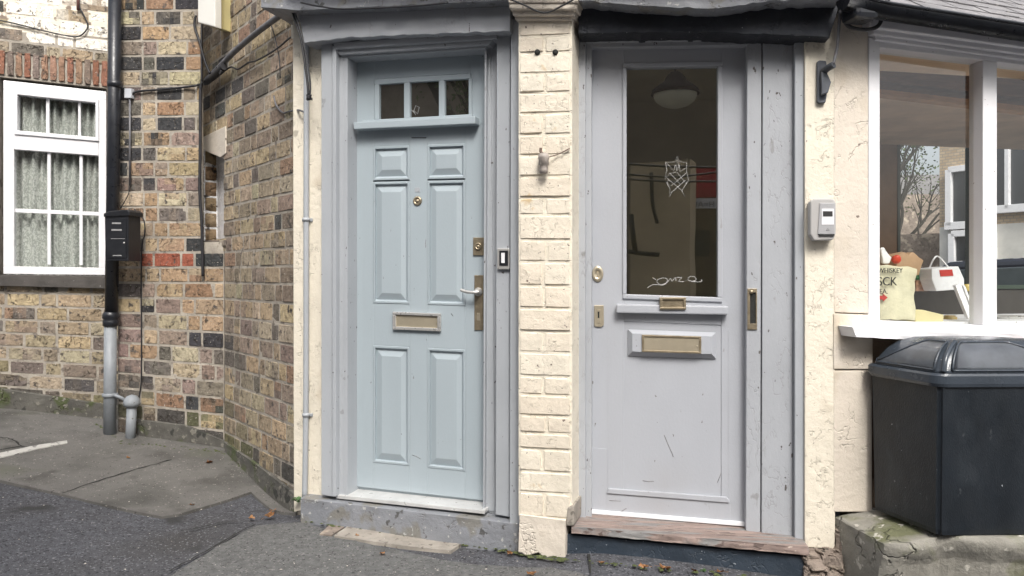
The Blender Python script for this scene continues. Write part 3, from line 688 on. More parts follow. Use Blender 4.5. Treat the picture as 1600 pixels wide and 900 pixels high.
lathe(bm, c, F2.n, [(.025, 0), (.025, .004), (.022, .008), (.012, .008), (.011, .004), (0, .004)], 28)
for v in bm.verts: v.co.z = c.z+(v.co.z-c.z)*1.45
prism(bm, F2, R(932.6, 425, 935.4, 432), .004, .006); obj('escutcheon', bm, m_brassl, door2)
bm = NB(); prism(bm, F2, [(928.5, 477), (943.5, 477), (943.5, 508), (940, 511), (930, 510.5), (928.5, 508)], 0, .007, .002); prism(bm, F2, R(933, 484, 938, 505), .005, .0095, .001)
obj('key_plate', bm, m_brassl, door2)
bm = NB(); prism(bm, F2, R(934, 487, 936.5, 497), .008, .0105); obj('keyhole', bm, m_gap, door2)
bm = NB()
for r in ((1168, 451, 1183, 457), (1168, 506, 1183, 515), (1168, 457, 1172, 506), (1181, 457, 1183, 506)): prism(bm, F2, R(*r), .05, .056, .001)
disc(bm, F2, 1174, 456, .008, .056, .01); obj('strike_plate', bm, m_brass, terr, label='brass strike plate let into the right door frame')
bm = NB(); prism(bm, F2, R(1172, 457, 1181, 506), .05, .0512); obj('strike_hole', bm, m_gap, terr)
bm = NB(); prism(bm, F2, [(925, 797), (1165.5, 816.5), (1165.5, 823), (925, 803)], -.01, .012, .002); obj('draught_strip', bm, m_white, door2)
m_scr = mat('dark_scuff', (.16, .15, .14), .8, .3, 40, 0)
def scuff(pl, pts, par, off=.0006, r=.0011):
    bm = NB(); tube(bm, [pl.at(x, y, off) for x, y in pts], r, 4, smooth=False); obj('scratch', bm, m_scr, par)
for q in ([(1038, 680), (1044, 695), (1050, 708), (1052, 714)], [(1004, 751), (1014, 752.5), (1022, 752)], [(971, 799), (976, 796), (979, 794)], [(1121, 754), (1125, 744), (1128, 736)], [(952, 782), (970, 783)]): scuff(F2, q, door2, -.0032 if q[0][1] < 760 else .0034)
for q in ([(644, 711), (650, 713), (657, 717)], [(705, 490), (708, 494)], [(666, 530), (667, 532)]): scuff(F1, q, door1)
# sill and plinth
bm = lumpy(F2, [(893, 822), (1264, 856)], [(893, 833), (1264, 868)], -.05, .19, amp=.8, seed=51); obj('door_sill', bm, m_wood, terr, label='worn reddish timber sill under the right door')
bm = NB()
for i in range(6): prism(bm, F2, [(925, 822.5-i*2.9), (1166, 844.5-i*3.1), (1166, 845.2-i*3.1), (925, 823.2-i*2.9)], .17-i*.027, .176-i*.027)
bm.free()
bm = lumpy(F2, [(884, 834), (1256, 869)], [(884, 892), (1256, 925)], -.05, .165, amp=.8, seed=52); obj('door_step', bm, m_navy, terr, label='navy black painted step under the right door')
bm = NB(); prism(bm, F1, [(886, 793), (897, 789), (897, 822), (884, 822)], .05, .21, .008); obj('broken_corner', bm, m_stonep, terr, label='bare broken brick corner at the foot of the pillar')

# hall behind the right door
bm = NB(); back = -2.6
c0, c1 = 900, 1175
def hb(x, z, o): return F2.uz(F2.u(x), z, o)
zf, zc = .1, 2.62; pf = [hb(c0, zf, -.05), hb(c1, zf, -.05), hb(c1, zc, -.05), hb(c0, zc, -.05)]; pb = [p-F2.n*2.6+(F2.d*.5 if i in (1, 2) else Vector()) for i, p in enumerate(pf)]
a = [bm.verts.new(p) for p in pf]; b = [bm.verts.new(p) for p in pb]
for i in (1, 3): bm.faces.new((a[i], a[(i+1) % 4], b[(i+1) % 4], b[i]))
h2 = [bm.verts.new(pf[2].lerp(pb[2], .42)), bm.verts.new(pf[3].lerp(pb[3], .42))]; bm.faces.new((b[2], b[3], h2[1], h2[0]))  # front of the ceiling left open, an added gap that lets sky light in
bm.faces.new(b); obj('hall_room', bm, m_hall, terr)
bm = NB(); solid(bm, [pf[0], pf[1], pb[1], pb[0]], Vector((0, 0, -.05))); obj('hall_floor', bm, mat('pale_hall_floor', (.5, .48, .42), .6), terr)
lampc = P(1055, 150, 4.1)
pl_ = thing('pendant_lamp', 'dark metal ceiling lamp with frosted glass bowl seen through the right door pane', 'lamp', lampc)
bm = NB(); lathe(bm, lampc, (0, 0, 1), [(.005, .36), (.006, .14), (.03, .13), (.055, .10), (.062, .08), (.10, .055), (.128, .03), (.134, .01), (.122, .008), (.10, .045)], 40); obj('lamp_shade', bm, mat('dull_black_enamel', (.008, .008, .009), .85, spec=.1), pl_)
bm = NB(); lathe(bm, lampc, (0, 0, -1), [(.118, -.015), (.119, 0), (.105, .03), (.075, .052), (.035, .064), (0, .067)], 40); obj('lamp_bowl', bm, mat('frosted_glass', (.9, .9, .82), .35, .03, 3, 0), pl_)

# etched marks on the pane of the right door
m_etch = mat('white_window_marker', (.42, .42, .41), .7, .05, 5, 0)
def c2(pts): return [(800+x/4, 225+y/4) for x, y in pts]
def line_on(bm, pl, pts, r, off, sm=False): tube(bm, [pl.at(x, y, off) for x, y in pts], r, 5, smooth=sm, k=4)
star = [[(960, 115), (1020, 112), (1032, 75), (1045, 112), (1092, 115), (1090, 165), (1104, 228), (1085, 245), (1030, 175), (985, 185), (955, 225), (968, 165), (960, 115)],
        [(985, 330), (1000, 300), (1085, 225)], [(1080, 328), (1060, 290), (970, 215)], [(985, 180), (1050, 250)], [(1090, 180), (1010, 250), (990, 262), (968, 240), (975, 228), (1000, 235)],
        [(1020, 130), (1012, 170), (985, 140), (968, 120)], [(1045, 130), (1050, 175), (1085, 150)], [(985, 330), (988, 280), (965, 240)], [(1080, 328), (1062, 290), (1098, 235)], [(1025, 130), (1032, 90), (1040, 130), (1036, 165), (1028, 165), (1025, 130)]]
bm = NB()
for s in star: line_on(bm, F2, c2(s), .0009, -.015)
obj('window_star', bm, m_etch, door2, label='white line drawn star on the glass')
bm = NB()
for s in ([(845, 900), (880, 880), (920, 880), (960, 870), (970, 845), (940, 838), (905, 855), (925, 880), (950, 880), (975, 860), (990, 840), (1000, 858), (1020, 835), (1025, 858)], [(880, 838), (900, 848)], [(1028, 835), (1060, 835), (1040, 858), (1075, 860)], [(1085, 852), (1088, 856)],
          [(1160, 862), (1130, 858), (1100, 850), (1110, 830), (1140, 830), (1150, 850), (1120, 860), (1160, 862), (1188, 858), (1180, 848)]):
    line_on(bm, F2, c2(s), .0013, -.015, True)
obj('window_script', bm, m_etch, door2, label='looping white script low on the glass')
bm = NB()
for s in ([(970, 685), (990, 705), (998, 718), (985, 695), (998, 660), (1020, 670), (1010, 712), (985, 690)],): line_on(bm, F1, [(400+x/4, x2/4) for x, x2 in s], .0012, -.004)
obj('window_drawing', bm, m_etch, door1)

# ------------------------------------------------------------------ shop
shop = thing('corner_shop', 'cream rendered shop with a large white framed window, black gutter and slate roof edge', 'shop', (1.8, 3.2, 0))
bm = NB(); prism(bm, F2, [(1257.5, 40), (1305, 18), (1305, 858), (1257.5, 855)], -.3, .10, .004)
obj('wall', bm, m_cream, shop, label='cream rendered strip right of the grey corner post')
bm = NB()
prism(bm, W, [(1303, -20), (1357.5, -12), (1357.5, 490), (1303, 488)], -.25, 0, .004)
prism(bm, W, [(1303, 489.5), (1364, 492), (1364, 577), (1303, 577)], -.25, .004, .005)
prism(bm, W, [(1303, 579), (1363, 579), (1363, 800), (1303, 800)], -.25, .001, .005)
prism(bm, W, [(1357, 16), (1760, 72), (1760, 84), (1357, 40)], -.25, -.02)
obj('wall', bm, m_render, shop, label='cream stonework beside the shop window')
bm = NB(); prism(bm, W, [(1363.5, 520), (1760, 530), (1760, 960), (1363.5, 960)], -.25, -.03, .004); obj('wall', bm, mat('stained_wall_paint', (.36, .27, .2), .8, .2, 4, .5, 30, spots=((5, .5, .1, (.12, .075, .05)),)), shop, label='stained wall below the shop window')
bm = NB()
for r in ((1357.5, 60, 1375, 512), (1375, 62, 1720, 74), (1375, 501, 1720, 516), (1536, 74, 1558, 501)): prism(bm, W, QW(*r), -.07, .006, .004)
prism(bm, W, QW(1530, 74, 1536, 501), -.07, -.03, .002)
sw_ = obj('window', bm, m_white, shop, label='white painted shop window with one stout mullion')
bm = NB()
for (ya, yb, o) in ((26, 42, .055), (42, 53, .035), (53, 62, .02)): prism(bm, W, [(1372-(o*200), ya), (1720, ya+(1720-1375)*.15), (1720, yb+(1720-1375)*.14), (1372-(o*200), yb)], -.07, o, .008, 3)
obj('window_cornice', bm, m_white, sw_)
for a, b in ((1374, 1537), (1557, 1721)):
    bm = NB(); prism(bm, W, QW(a, 73, b, 502), -.048, -.042); obj('pane', bm, m_g_shop, sw_)
bm = lumpy(W, [(1332, 511), (1720, 527)], [(1338, 527), (1720, 545)], -.06, .10, amp=.5, seed=61); obj('window_sill', bm, m_white, shop, label='thick white window sill chipped at its left end')
# gutter: half round, open above
bm = NB(); gpts = [W.at(x, y, .16) for x, y in ((1318, -4), (1352, 6), (1380, 12), (1440, 21), (1600, 46), (1740, 68))]
r = .047; rings = []
for p in gpts:
    rings.append([bm.verts.new(p+W.n*(r*math.cos(t))+Vector((0, 0, -r*math.sin(t)))) for t in [math.pi*j/12 for j in range(13)]])
for i in range(len(rings)-1):
    for j in range(12): f = bm.faces.new((rings[i][j], rings[i+1][j], rings[i+1][j+1], rings[i][j+1])); f.smooth = True
bmesh.ops.solidify(bm, geom=bm.faces[:], thickness=.004)
bm.faces.new([v for v in rings[0]])
tube(bm, [p+W.n*r for p in gpts], .006, 6, smooth=False)
obj('gutter', bm, m_pipeb, shop, label='black half round gutter over the shop window')
bm = NB(); cg = W.at(1343, 14, .14); box3(bm, cg, .10, .10, .10, .02, W.d); obj('gutter_end', bm, m_pipeb, shop)
# slate roof, rising away from the gutter
bm = NB(); zv = Vector((0, 0, 1)); slope = Vector(-W.n*.80+zv*.60).normalized(); rn = (W.n*.6+zv*.80)
ga, gb = W.at(1352, 6, .16), W.at(1600, 46, .16); gd = (gb-ga).normalized(); g0 = ga-W.n*.05+zv*.012-gd*.04
solid(bm, [g0, g0+gd*2.2, g0+gd*2.2+slope*1.7, g0+slope*1.7], -rn*.03)
for r_ in range(15):
    for c_ in range(14):
        o = g0+gd*(c_*.155-(.077 if r_ % 2 else 0)+rnd.uniform(-.003, .003))+slope*(r_*.10-.02+rnd.uniform(-.006, .006))+rn*(.008+rnd.uniform(0, .004))
        if c_ == 0 and r_ % 2: continue
        solid(bm, [o+rn*.008, o+gd*.149+rn*.008, o+gd*.149+slope*.20, o+slope*.20], -rn*.006)
obj('roof', bm, m_slate, shop, label='grey slates above the gutter')
bm = NB(); prism(bm, W, [(1303, 2), (1357, 10), (1760, 68), (1760, 80), (1357, 26), (1303, 14)], -.02, .03); obj('fascia', bm, m_dark, shop)
# shop room, with a second window in its far wall looking onto the side street
bm = NB(); z0, z1 = .45, 2.25; RD = 2.3
def rw(px, py, o=-RD): return W.at(px, py, o)
ul, ur = W.u(1359), W.u(1900)
def rq(a_, b_, c_, d_): bm.faces.new([bm.verts.new(p) for p in (a_, b_, c_, d_)])
bl0 = W.uz(W.u(1370, -RD), z0, -RD)
bu = lambda px: (W.at(px, CY, -RD)-W.a).dot(W.d)
u0_, u1_, u2_ = bu(1368), bu(1402), bu(1760)
zt_, zb2 = W.at(1402, 187, -RD).z, W.at(1402, 452, -RD).z
for (ua, ub, za, zb3) in ((u0_, u1_, z0, z1+.5), (u1_, u2_, zt_, z1+.5)): solid(bm, [W.uz(ua, za, -RD), W.uz(ub, za, -RD), W.uz(ub, zb3, -RD), W.uz(ua, zb3, -RD)], -W.n*.12)
obj('far_wall', bm, m_brownw, shop)
bm = NB(); solid(bm, [W.uz(u1_, z0, -RD), W.uz(u2_, z0, -RD), W.uz(u2_, zb2, -RD), W.uz(u1_, zb2, -RD)], -W.n*.12); obj('dark_lower_wall', bm, m_dark, shop)  # far wall below the second window, in a darker colour than above
bm = NB(); solid(bm, [W.uz(ul-.01, z0, -.075), W.uz(u0_-.01, z0, -RD), W.uz(u0_-.01, z1+.5, -RD), W.uz(ul-.01, z1+.02, -.075)], -W.d*.06); obj('side_wall', bm, m_brownw, shop)
uc, uc2 = W.u(1660), bu(1645)  # ceiling stops short on the right, an opening added to light the room
bm = NB(); solid(bm, [W.uz(ul, z1, -.075), W.uz(uc, z1, -.075), W.uz(uc2, z1, -RD), W.uz(u0_, z1, -RD)], Vector((0, 0, .02))); obj('room_ceiling', bm, mat('stained_ceiling', (.7, .52, .36), .8, .2, 3, .1, 20), shop)
bm = NB(); solid(bm, [W.uz(ul, z0, -.075), W.uz(ur, z0, -.075), W.uz(u2_, z0, -RD), W.uz(u0_, z0, -RD)], Vector((0, 0, -.1))); obj('room_floor', bm, m_dark, shop)
bm = NB(); 
for (ua, ub, za, zb3) in ((bu(1514), bu(1519), zb2, zt_), (u1_, u1_+.02, zb2, zt_), (u1_+.02, u2_, zb2, zb2+.03)): solid(bm, [W.uz(ua, za, -RD+.01), W.uz(ub, za, -RD+.01), W.uz(ub, zb3, -RD+.01), W.uz(ua, zb3, -RD+.01)], -W.n*.05)
obj('far_window_frame', bm, mat('dark_green_frame', (.05, .07, .055), .5), shop)
bm = NB()
prism(bm, W, [(1362, 137), (1900, 200), (1900, 212), (1362, 146)], -.56, -.5, .004)
obj('timber_rail', bm, m_tim, shop)
bm = NB(); prism(bm, W, [(1362, 96), (1900, 160), (1900, 190), (1362, 124)], -.75, -.5, .004); obj('ceiling_beam', bm, mat('dark_beam_wood', (.10, .05, .03), .6, .4, 8, .2, 30, stretch=(1, 1, 6)), shop)
bm = NB(); zs = W.at(1450, 503, -.09).z; fq = [W.uz(W.u(1360), zs, -.072), W.uz(W.u(1900), zs, -.072), W.uz(W.u(1900), zs, -.6), W.uz(W.u(1360), zs, -.6)]
solid(bm, fq, Vector((0, 0, -.03))); obj('display_shelf', bm, m_white, shop)
bm = NB(); zs2 = W.at(1450, 457, -.5).z; solid(bm, [W.uz(W.u(1400), zs2, -.42), W.uz(W.u(1527), zs2, -.42), W.uz(W.u(1527), zs2, -.6), W.uz(W.u(1400), zs2, -.6)], Vector((0, 0, -.018)))
solid(bm, [W.uz(W.u(1520), zs2, -.42), W.uz(W.u(1527), zs2, -.42), W.uz(W.u(1527), zs2, -.6), W.uz(W.u(1520), zs2, -.6)], Vector((0, 0, -.11)))
solid(bm, [W.uz(W.u(1400), zs2, -.42), W.uz(W.u(1406), zs2, -.42), W.uz(W.u(1406), zs2, -.6), W.uz(W.u(1400), zs2, -.6)], Vector((0, 0, -.11)))
rk = obj('display_rack', bm, m_white, origin=W.uz(W.u(1460), zs, -.5)); tag(rk, 'low white rack standing inside the shop window', 'rack')
# carrier bag
def crumple(name, pts, o0, o1, m, label, catg, amp=.006, parent=None, seed=0, n=14):
    bm = NB(); xs = [p[0] for p in pts]; 
    prism(bm, W, pts, o0, o1, .006, 2); bmesh.ops.subdivide_edges(bm, edges=bm.edges[:], cuts=5, use_grid_fill=True)
    for v in bm.verts: v.co += Vector([noise.noise(v.co*22+Vector((seed+i*7, 0, 0)))*amp for i in range(3)])
    o = obj(name, bm, m, parent, origin=W.at(pts[-1][0], pts[-1][1], o0), smooth=True)
    if not parent: tag(o, label, catg)
    return o
m_bag = mat('cream_plastic_bag', (.62, .58, .42), .35, .12, 14, .5, 30); m_red = mat('red_print', (.45, .04, .03), .5); m_blk = mat('black_print', (.03, .03, .03), .5)
bag = crumple('carrier_bag', [(1371, 416), (1386, 414), (1434, 418), (1430, 460), (1430, 500), (1371, 498)], -.22, -.10, m_bag, 'crumpled cream plastic carrier bag in the shop window, red and black print', 'bag', .010)
bm = NB(); up = Vector((0, 0, 1))
text_bm(bm, 'WHISKEY', W.at(1372, 426, -.086), W.d, up, .028); text_bm(bm, 'SCK', W.at(1371, 446, -.086), W.d, up, .052); text_bm(bm, 'EA.', W.at(1374, 459, -.086), W.d, up, .03)
obj('bag_print', bm, m_blk, bag)
bm = NB(); prism(bm, W, [(1370, 462), (1380, 462), (1380, 459), (1387, 465), (1380, 471), (1380, 468), (1370, 468)], -.09, -.086); obj('bag_arrow', bm, m_red, bag)
crumple('paper_bag', [(1400, 400), (1412, 394), (1418, 399), (1428, 393), (1443, 408), (1438, 430), (1400, 430)], -.36, -.26, mat('brown_paper', (.42, .27, .16), .8, .1, 8, .3, 30), 'brown paper bag with a torn top behind the carrier bag', 'paper bag', .008, seed=4)
bm = NB(); cR = W.at(1401, 405, -.18); bmesh.ops.create_uvsphere(bm, u_segments=16, v_segments=10, radius=.021); bmesh.ops.translate(bm, verts=bm.verts, vec=cR)
for v in bm.verts: v.co += (v.co-cR)*noise.noise(v.co*30)*.3
tag(obj('red_wrapper', bm, mat('red_foil', (.55, .05, .02), .3), origin=cR, smooth=True), 'round red wrapper poking out of the carrier bag', 'wrapper')
crumple('paper_roll', [(1377, 390), (1381, 386), (1394, 402), (1390, 412), (1380, 412)], -.19, -.17, m_upvc, 'white paper leaf sticking out of the carrier bag', 'paper', .003, seed=8)
bm = NB(); prism(bm, W, [(1430, 485), (1442, 484), (1475, 492), (1474, 504), (1430, 503)], -.24, -.12, .004); bx = obj('flat_carton', bm, mat('pale_yellow_card', (.6, .53, .3), .7), origin=W.at(1450, 503, -.2)); tag(bx, 'flat pale yellow carton lying right of the carrier bag', 'carton')
bm = NB(); prism(bm, W, [(1431, 421), (1450, 421), (1450, 437), (1431, 437)], -.52, -.44, .002); gb = obj('green_box', bm, mat('green_card', (.03, .12, .05), .6), origin=W.at(1440, 455, -.5)); tag(gb, 'small dark green box stacked on the rack beside the white dispenser', 'box')
bm = NB(); prism(bm, W, [(1432, 438), (1450, 438), (1450, 455), (1432, 455)], -.52, -.44, .002); tag(obj('food_box', bm, mat('brown_white_card', (.38, .22, .15), .6, .5, 40), origin=W.at(1440, 455, -.5)), 'small brown and white box under the green box', 'box')
sc_ = thing('label_dispenser', 'white plastic box with a sloping face on the rack in the shop window', 'dispenser', W.at(1475, 456, -.5))
bm = NB(); prism(bm, W, [(1456, 420), (1498, 416), (1507, 436), (1507, 452), (1463, 455), (1456, 436)], -.5, -.36, .006); obj('body', bm, m_upvc, sc_)
bm = NB(); prism(bm, W, [(1468, 422), (1488, 421), (1490, 431), (1470, 432)], -.36, -.357, .001); obj('red_label', bm, m_red, sc_)
bm = NB(); tube(bm, [W.at(1450, 424, -.5), W.at(1458, 406, -.46), W.at(1466, 401, -.46), W.at(1482, 418, -.4)], .004); obj('handle', bm, m_upvc, sc_)
bm = NB(); solid(bm, [W.at(1493, 446, -.30), W.at(1501, 443, -.30), W.at(1523, 500, -.2), W.at(1516, 504, -.2)], -W.n*.02, .002); solid(bm, [W.at(1505, 446, -.33), W.at(1508, 446, -.33), W.at(1528, 498, -.24), W.at(1525, 500, -.24)], -W.n*.02, .001)
tag(obj('leaning_frame', bm, m_white, origin=W.at(1518, 503, -.2)), 'pair of white strips leaning in the corner by the mullion', 'frame')
bm = NB(); lathe(bm, W.at(1575, 505, -.25), (0, 0, 1), [(.07, 0), (.085, .03), (.09, .035), (.085, .035), (.06, .01)], 24); tag(obj('bowl', bm, m_steel, origin=W.at(1575, 505, -.25)), 'shallow metal bowl behind the second pane', 'bowl')
for x_, y_, r__, h__, cl_, nm, lb_ in ((1416, 455, .016, .05, (.45, .25, .12), 'jar', 'small amber jar on the rack at its left end'), (1424, 455, .014, .06, (.6, .58, .5), 'candle', 'stubby white candle beside the amber jar on the rack'), (1511, 455, .02, .035, (.5, .38, .1), 'tin', 'small gold tin on the rack beside the leaning white strips'), (1484, 503, .03, .03, (.35, .26, .08), 'tin', 'low gold tin on the window shelf under the rack'), (1500, 504, .045, .018, (.6, .6, .6), 'dish', 'pale dish on the window shelf by the leaning white strips')):
    bm = NB(); cJ = W.at(x_, y_, -.46 if y_ < 480 else -.25); lathe(bm, cJ, (0, 0, 1), [(r__*.9, 0), (r__, h__*.1), (r__, h__*.8), (r__*.75, h__*.9), (r__*.75, h__)], 18)
    tag(obj(nm, bm, mat(nm+'_paint', cl_, .4), origin=cJ), lb_, nm)
# sticker strip on the sill
bm = NB(); prism(bm, W, [(1530, 526.5), (1700, 534), (1700, 549), (1530, 541)], .1, .1045); obj('sill_sticker', bm, mat('pink_red_sticker', (.62, .38, .37), .6, .3, 25, .1, 30, spots=((16, .55, .03, (.45, .06, .04)),)), shop)

# rubble plinth and ledge
def rock(c, s, seed, m, name, parent, rot=0, amp=.55, sub=4):
    bm = NB(); bmesh.ops.create_icosphere(bm, subdivisions=sub, radius=1); ca, sa = math.cos(rot), math.sin(rot)
    for v in bm.verts:
        p = v.co.copy(); k = 1+amp*noise.noise(p*1.1+Vector((seed, 0, 0)))+.30*abs(noise.noise(p*2.6+Vector((0, seed, 0))))+.10*noise.noise(p*7+Vector((0, 0, seed)))
        q = Vector([math.copysign(abs(a)**.45, a) for a in p])*k; q = Vector((q.x*s[0], q.y*s[1], q.z*s[2])); v.co = Vector((q.x*ca-q.y*sa, q.x*sa+q.y*ca, q.z))+Vector(c)
    return bm
big = NB()
def join(dst, src):
    me = bpy.data.meshes.new('t'); src.to_mesh(me); src.free(); dst.from_mesh(me); bpy.data.meshes.remove(me)
spots_ = [(x_+rnd.uniform(-5, 5), y_+rnd.uniform(-4, 4), rnd.uniform(.034, .052), rnd.uniform(.026, .038)) for y_ in range(868, 960, 22) for x_ in range(1262, 1345, 31)]
spots_ += [(1322, 843, .05, .055), (1312, 868, .055, .04)]+[(x_+rnd.uniform(-8, 8), y_, rnd.uniform(.06, .09), .035) for y_ in (905, 930) for x_ in range(1360, 1680, 55)]
for i, (x, y, sx, sz) in enumerate(spots_): join(big, rock(W.at(x, y, -.02 if x < 1345 else .12), (sx, .06, sz), i*3.1, m_rubble, '', None))
prism(big, W, [(1262, 858), (1303, 858), (1303, 1000), (1262, 1000)], -.2, -.02)
obj('rubble_plinth', big, m_rubble, shop, label='crumbling rubble stone plinth at the foot of the shop')
ZL = CZ-(838-CY)/F*2.68
bm = NB(); nx, ny = 60, 14; g = []
for j in range(ny+4):
    row = []
    for i in range(nx+1):
        u = W.u(1308)+i*.0235; t = i/nx
        fo_ = .30+.16*min(1, t*3.2)+.03*noise.noise(Vector((u*7, 1, 0)))+.015*noise.noise(Vector((u*25, 2, 0)))
        if j <= ny: o = -.03+fo_*(j/ny+.03); z = ZL+.006*noise.noise(Vector((u*6, j*.3, 3)))-(.05*max(0, .18-t)*5)
        else: k = j-ny; o = -.03+fo_*1.03+(.004, -.012, -.035, -.07)[k-1]+.02*noise.noise(Vector((u*12, k, 9))); z = ZL-(.03, .065, .10, .13)[k-1]+.02*noise.noise(Vector((u*9, k*2, 5)))-(.05*max(0, .18-t)*5)
        row.append(bm.verts.new(W.uz(u, z, o)))
    g.append(row)
for j in range(len(g)-1):
    for i in range(nx): f = bm.faces.new((g[j][i], g[j][i+1], g[j+1][i+1], g[j+1][i])); f.smooth = True
ext = [bm.verts.new(v.co+Vector((0, .0, -.5))+(-W.n*.05)) for v in g[-1]]
for i in range(nx): bm.faces.new((g[-1][i], g[-1][i+1], ext[i+1], ext[i]))
el = [g[j][0] for j in range(len(g))]+[ext[0]]; bm.faces.new(el+[bm.verts.new(W.uz(W.u(1308), ZL-.6, -.05))])
bmesh.ops.recalc_face_normals(bm, faces=bm.faces)
led = obj('stone_ledge', bm, m_slab, shop, label='rough mossy stone ledge under the black bin')

# ------------------------------------------------------------------ bin
Yf = 2.68; Yb = 2.985
Bf = Vector(P(1466, 838, Yf)); Bb = Vector(P(1363.5, 797, Yb)); Bb.z = Bf.z
binr = thing('wheelie_bin', 'dark grey plastic litter bin with domed lid standing on the stone ledge', 'bin', (Bf.x+.3, Bf.y+.2, Bf.z))
side = (Bb-Bf); fr_d = Vector((1, .03, 0)).normalized(); wd = .62
tz = P(1468, 600, Yf-.02).z; Hh = tz-Bf.z
def binring(z, e):
    out = []; k = (z-Bf.z)/Hh; sp = .012*k
    for c in (Bb-side.normalized()*-sp+Vector((-.0, 0, 0)), Bf-side.normalized()*sp-fr_d*sp*.3, Bf+fr_d*wd+fr_d*sp-side.normalized()*sp, Bb+fr_d*(wd-.1)+fr_d*sp):
        out.append(Vector((c.x, c.y, z)))
    c = sum(out, Vector())/4; return [c+(p-c)*(1+e) for p in out]
def loft(bm, rings, close=True):
    vs = [[bm.verts.new(p) for p in r] for r in rings]
    for a, b in zip(vs, vs[1:]):
        n = len(a)
        for i in range(n): f = bm.faces.new((a[i], a[(i+1) % n], b[(i+1) % n], b[i]))
    if close: bm.faces.new(vs[0][::-1]); bm.faces.new(vs[-1])
    bmesh.ops.recalc_face_normals(bm, faces=bm.faces); return vs
bm = NB(); loft(bm, [binring(Bf.z+.003, -.015), binring(Bf.z+.02, 0), binring(Bf.z+.2, .0), binring(tz, .005)])
es = [e for e in bm.edges if abs((e.verts[0].co-e.verts[1].co).z) > .015]; bmesh.ops.bevel(bm, geom=es, offset=.012, segments=3, affect='EDGES'); obj('body', bm, m_bin, binr)
def rrect(z, e, n=8, rad=.05):
    q = binring(tz, e); out = []
    for i in range(4):
        p, a, b = q[i], q[i-1], q[(i+1) % 4]; da = (a-p).normalized()*rad; db = (b-p).normalized()*rad
        for k in range(n+1):
            t = k/n; s = (p+da)*(1-t)**2+p*2*t*(1-t)+(p+db)*t*t; out.append(Vector((s.x, s.y, z)))
    return out
bm = NB(); loft(bm, [rrect(tz-.012, .055), rrect(tz+.0, .075), rrect(tz+.028, .075), rrect(tz+.036, .05), rrect(tz+.036, -.02)]); rim = obj('lid_rim', bm, m_lid, binr)
cen = sum(rrect(0, 0), Vector())/len(rrect(0, 0))
zp = P(1440, 527, 2.85).z; dh = zp-(tz+.034)
def dome(e0, hs, lift=0):
    out = []
    for (e, h) in hs:
        r = rrect(0, e0); out.append([Vector((cen.x+(p.x-cen.x)*e, cen.y+.03*(1-e)+(p.y-cen.y)*e, tz+.034+dh*h+lift)) for p in r])
    return out
bm = NB(); hs = [(1.02, 0), (1.0, .10), (.96, .30), (.88, .58), (.76, .82), (.6, .96), (.42, 1.0), (.2, 1.0)]
vs = loft(bm, dome(.0, hs))
for f in bm.faces: f.smooth = True
lid = obj('lid', bm, m_lid, binr)
# smoked panels standing proud of the lid: one facing the wall corner, one facing the street
def lidpt(side_i, s, t, out=.004):
    """side_i 0: left side from back to front; 1: front from left to right; s along, t up the slope"""
    q = binring(tz, 0); a, b = q[side_i], q[(side_i+1) % 4]; p = a.lerp(b, s)
    e = interp(t, [0, .15, .4, .65, .85, 1], [1.0, .985, .95, .88, .77, .66]); h = interp(t, [0, .15, .4, .65, .85, 1], [.06, .2, .4, .62, .82, .93])
    n = (b-a).cross(Vector((0, 0, 1))).normalized(); n = n if n.dot(p-cen) > 0 else -n
    return Vector((cen.x+(p.x-cen.x)*e, cen.y+.03*(1-e)+(p.y-cen.y)*e, tz+.034+dh*h))+(n*.6+Vector((0, 0, .8)))*out
for si, s0, s1 in ((0, .10, .93), (1, .07, .93)):
    bm = NB(); g = []; n1, n2 = 24, 8
    for j in range(n2+1):
        row = []
        for i in range(n1+1):
            s = s0+(s1-s0)*i/n1; lim = (math.sin(math.pi*min(.5, (1-abs(2*((i/n1)-(.75 if si == 0 else .3)))/1.6)*.5)) if True else 1)
            tmax = (.95*min(1, max(.12, (i/n1)*1.8)) if si == 0 else .95*min(1, max(.12, (1-i/n1)*1.9)))
            row.append(bm.verts.new(lidpt(si, s, .02+tmax*j/n2)))
        g.append(row)
    for j in range(n2):
        for i in range(n1): f = bm.faces.new((g[j][i], g[j][i+1], g[j+1][i+1], g[j+1][i])); f.smooth = True
    edge = [v.co.copy() for v in g[0]]+[g[j][-1].co.copy() for j in range(1, n2+1)]+[v.co.copy() for v in g[-1][::-1]][1:]+[g[j][0].co.copy() for j in range(n2-1, -1, -1)]
    bmesh.ops.solidify(bm, geom=bm.faces[:], thickness=.003); bmesh.ops.recalc_face_normals(bm, faces=bm.faces)
    obj('lid_panel', bm, m_lidg, binr, smooth=True)
    bm = NB(); tube(bm, edge, .0045, 6, smooth=False); obj('panel_frame', bm, m_lid, binr)
bm = NB(); pr = [lidpt(1, .02, t, .002) for t in (0, .2, .4, .6, .8, 1)]; tube(bm, pr, .009, 8); obj('lid_rib', bm, m_lid, binr)

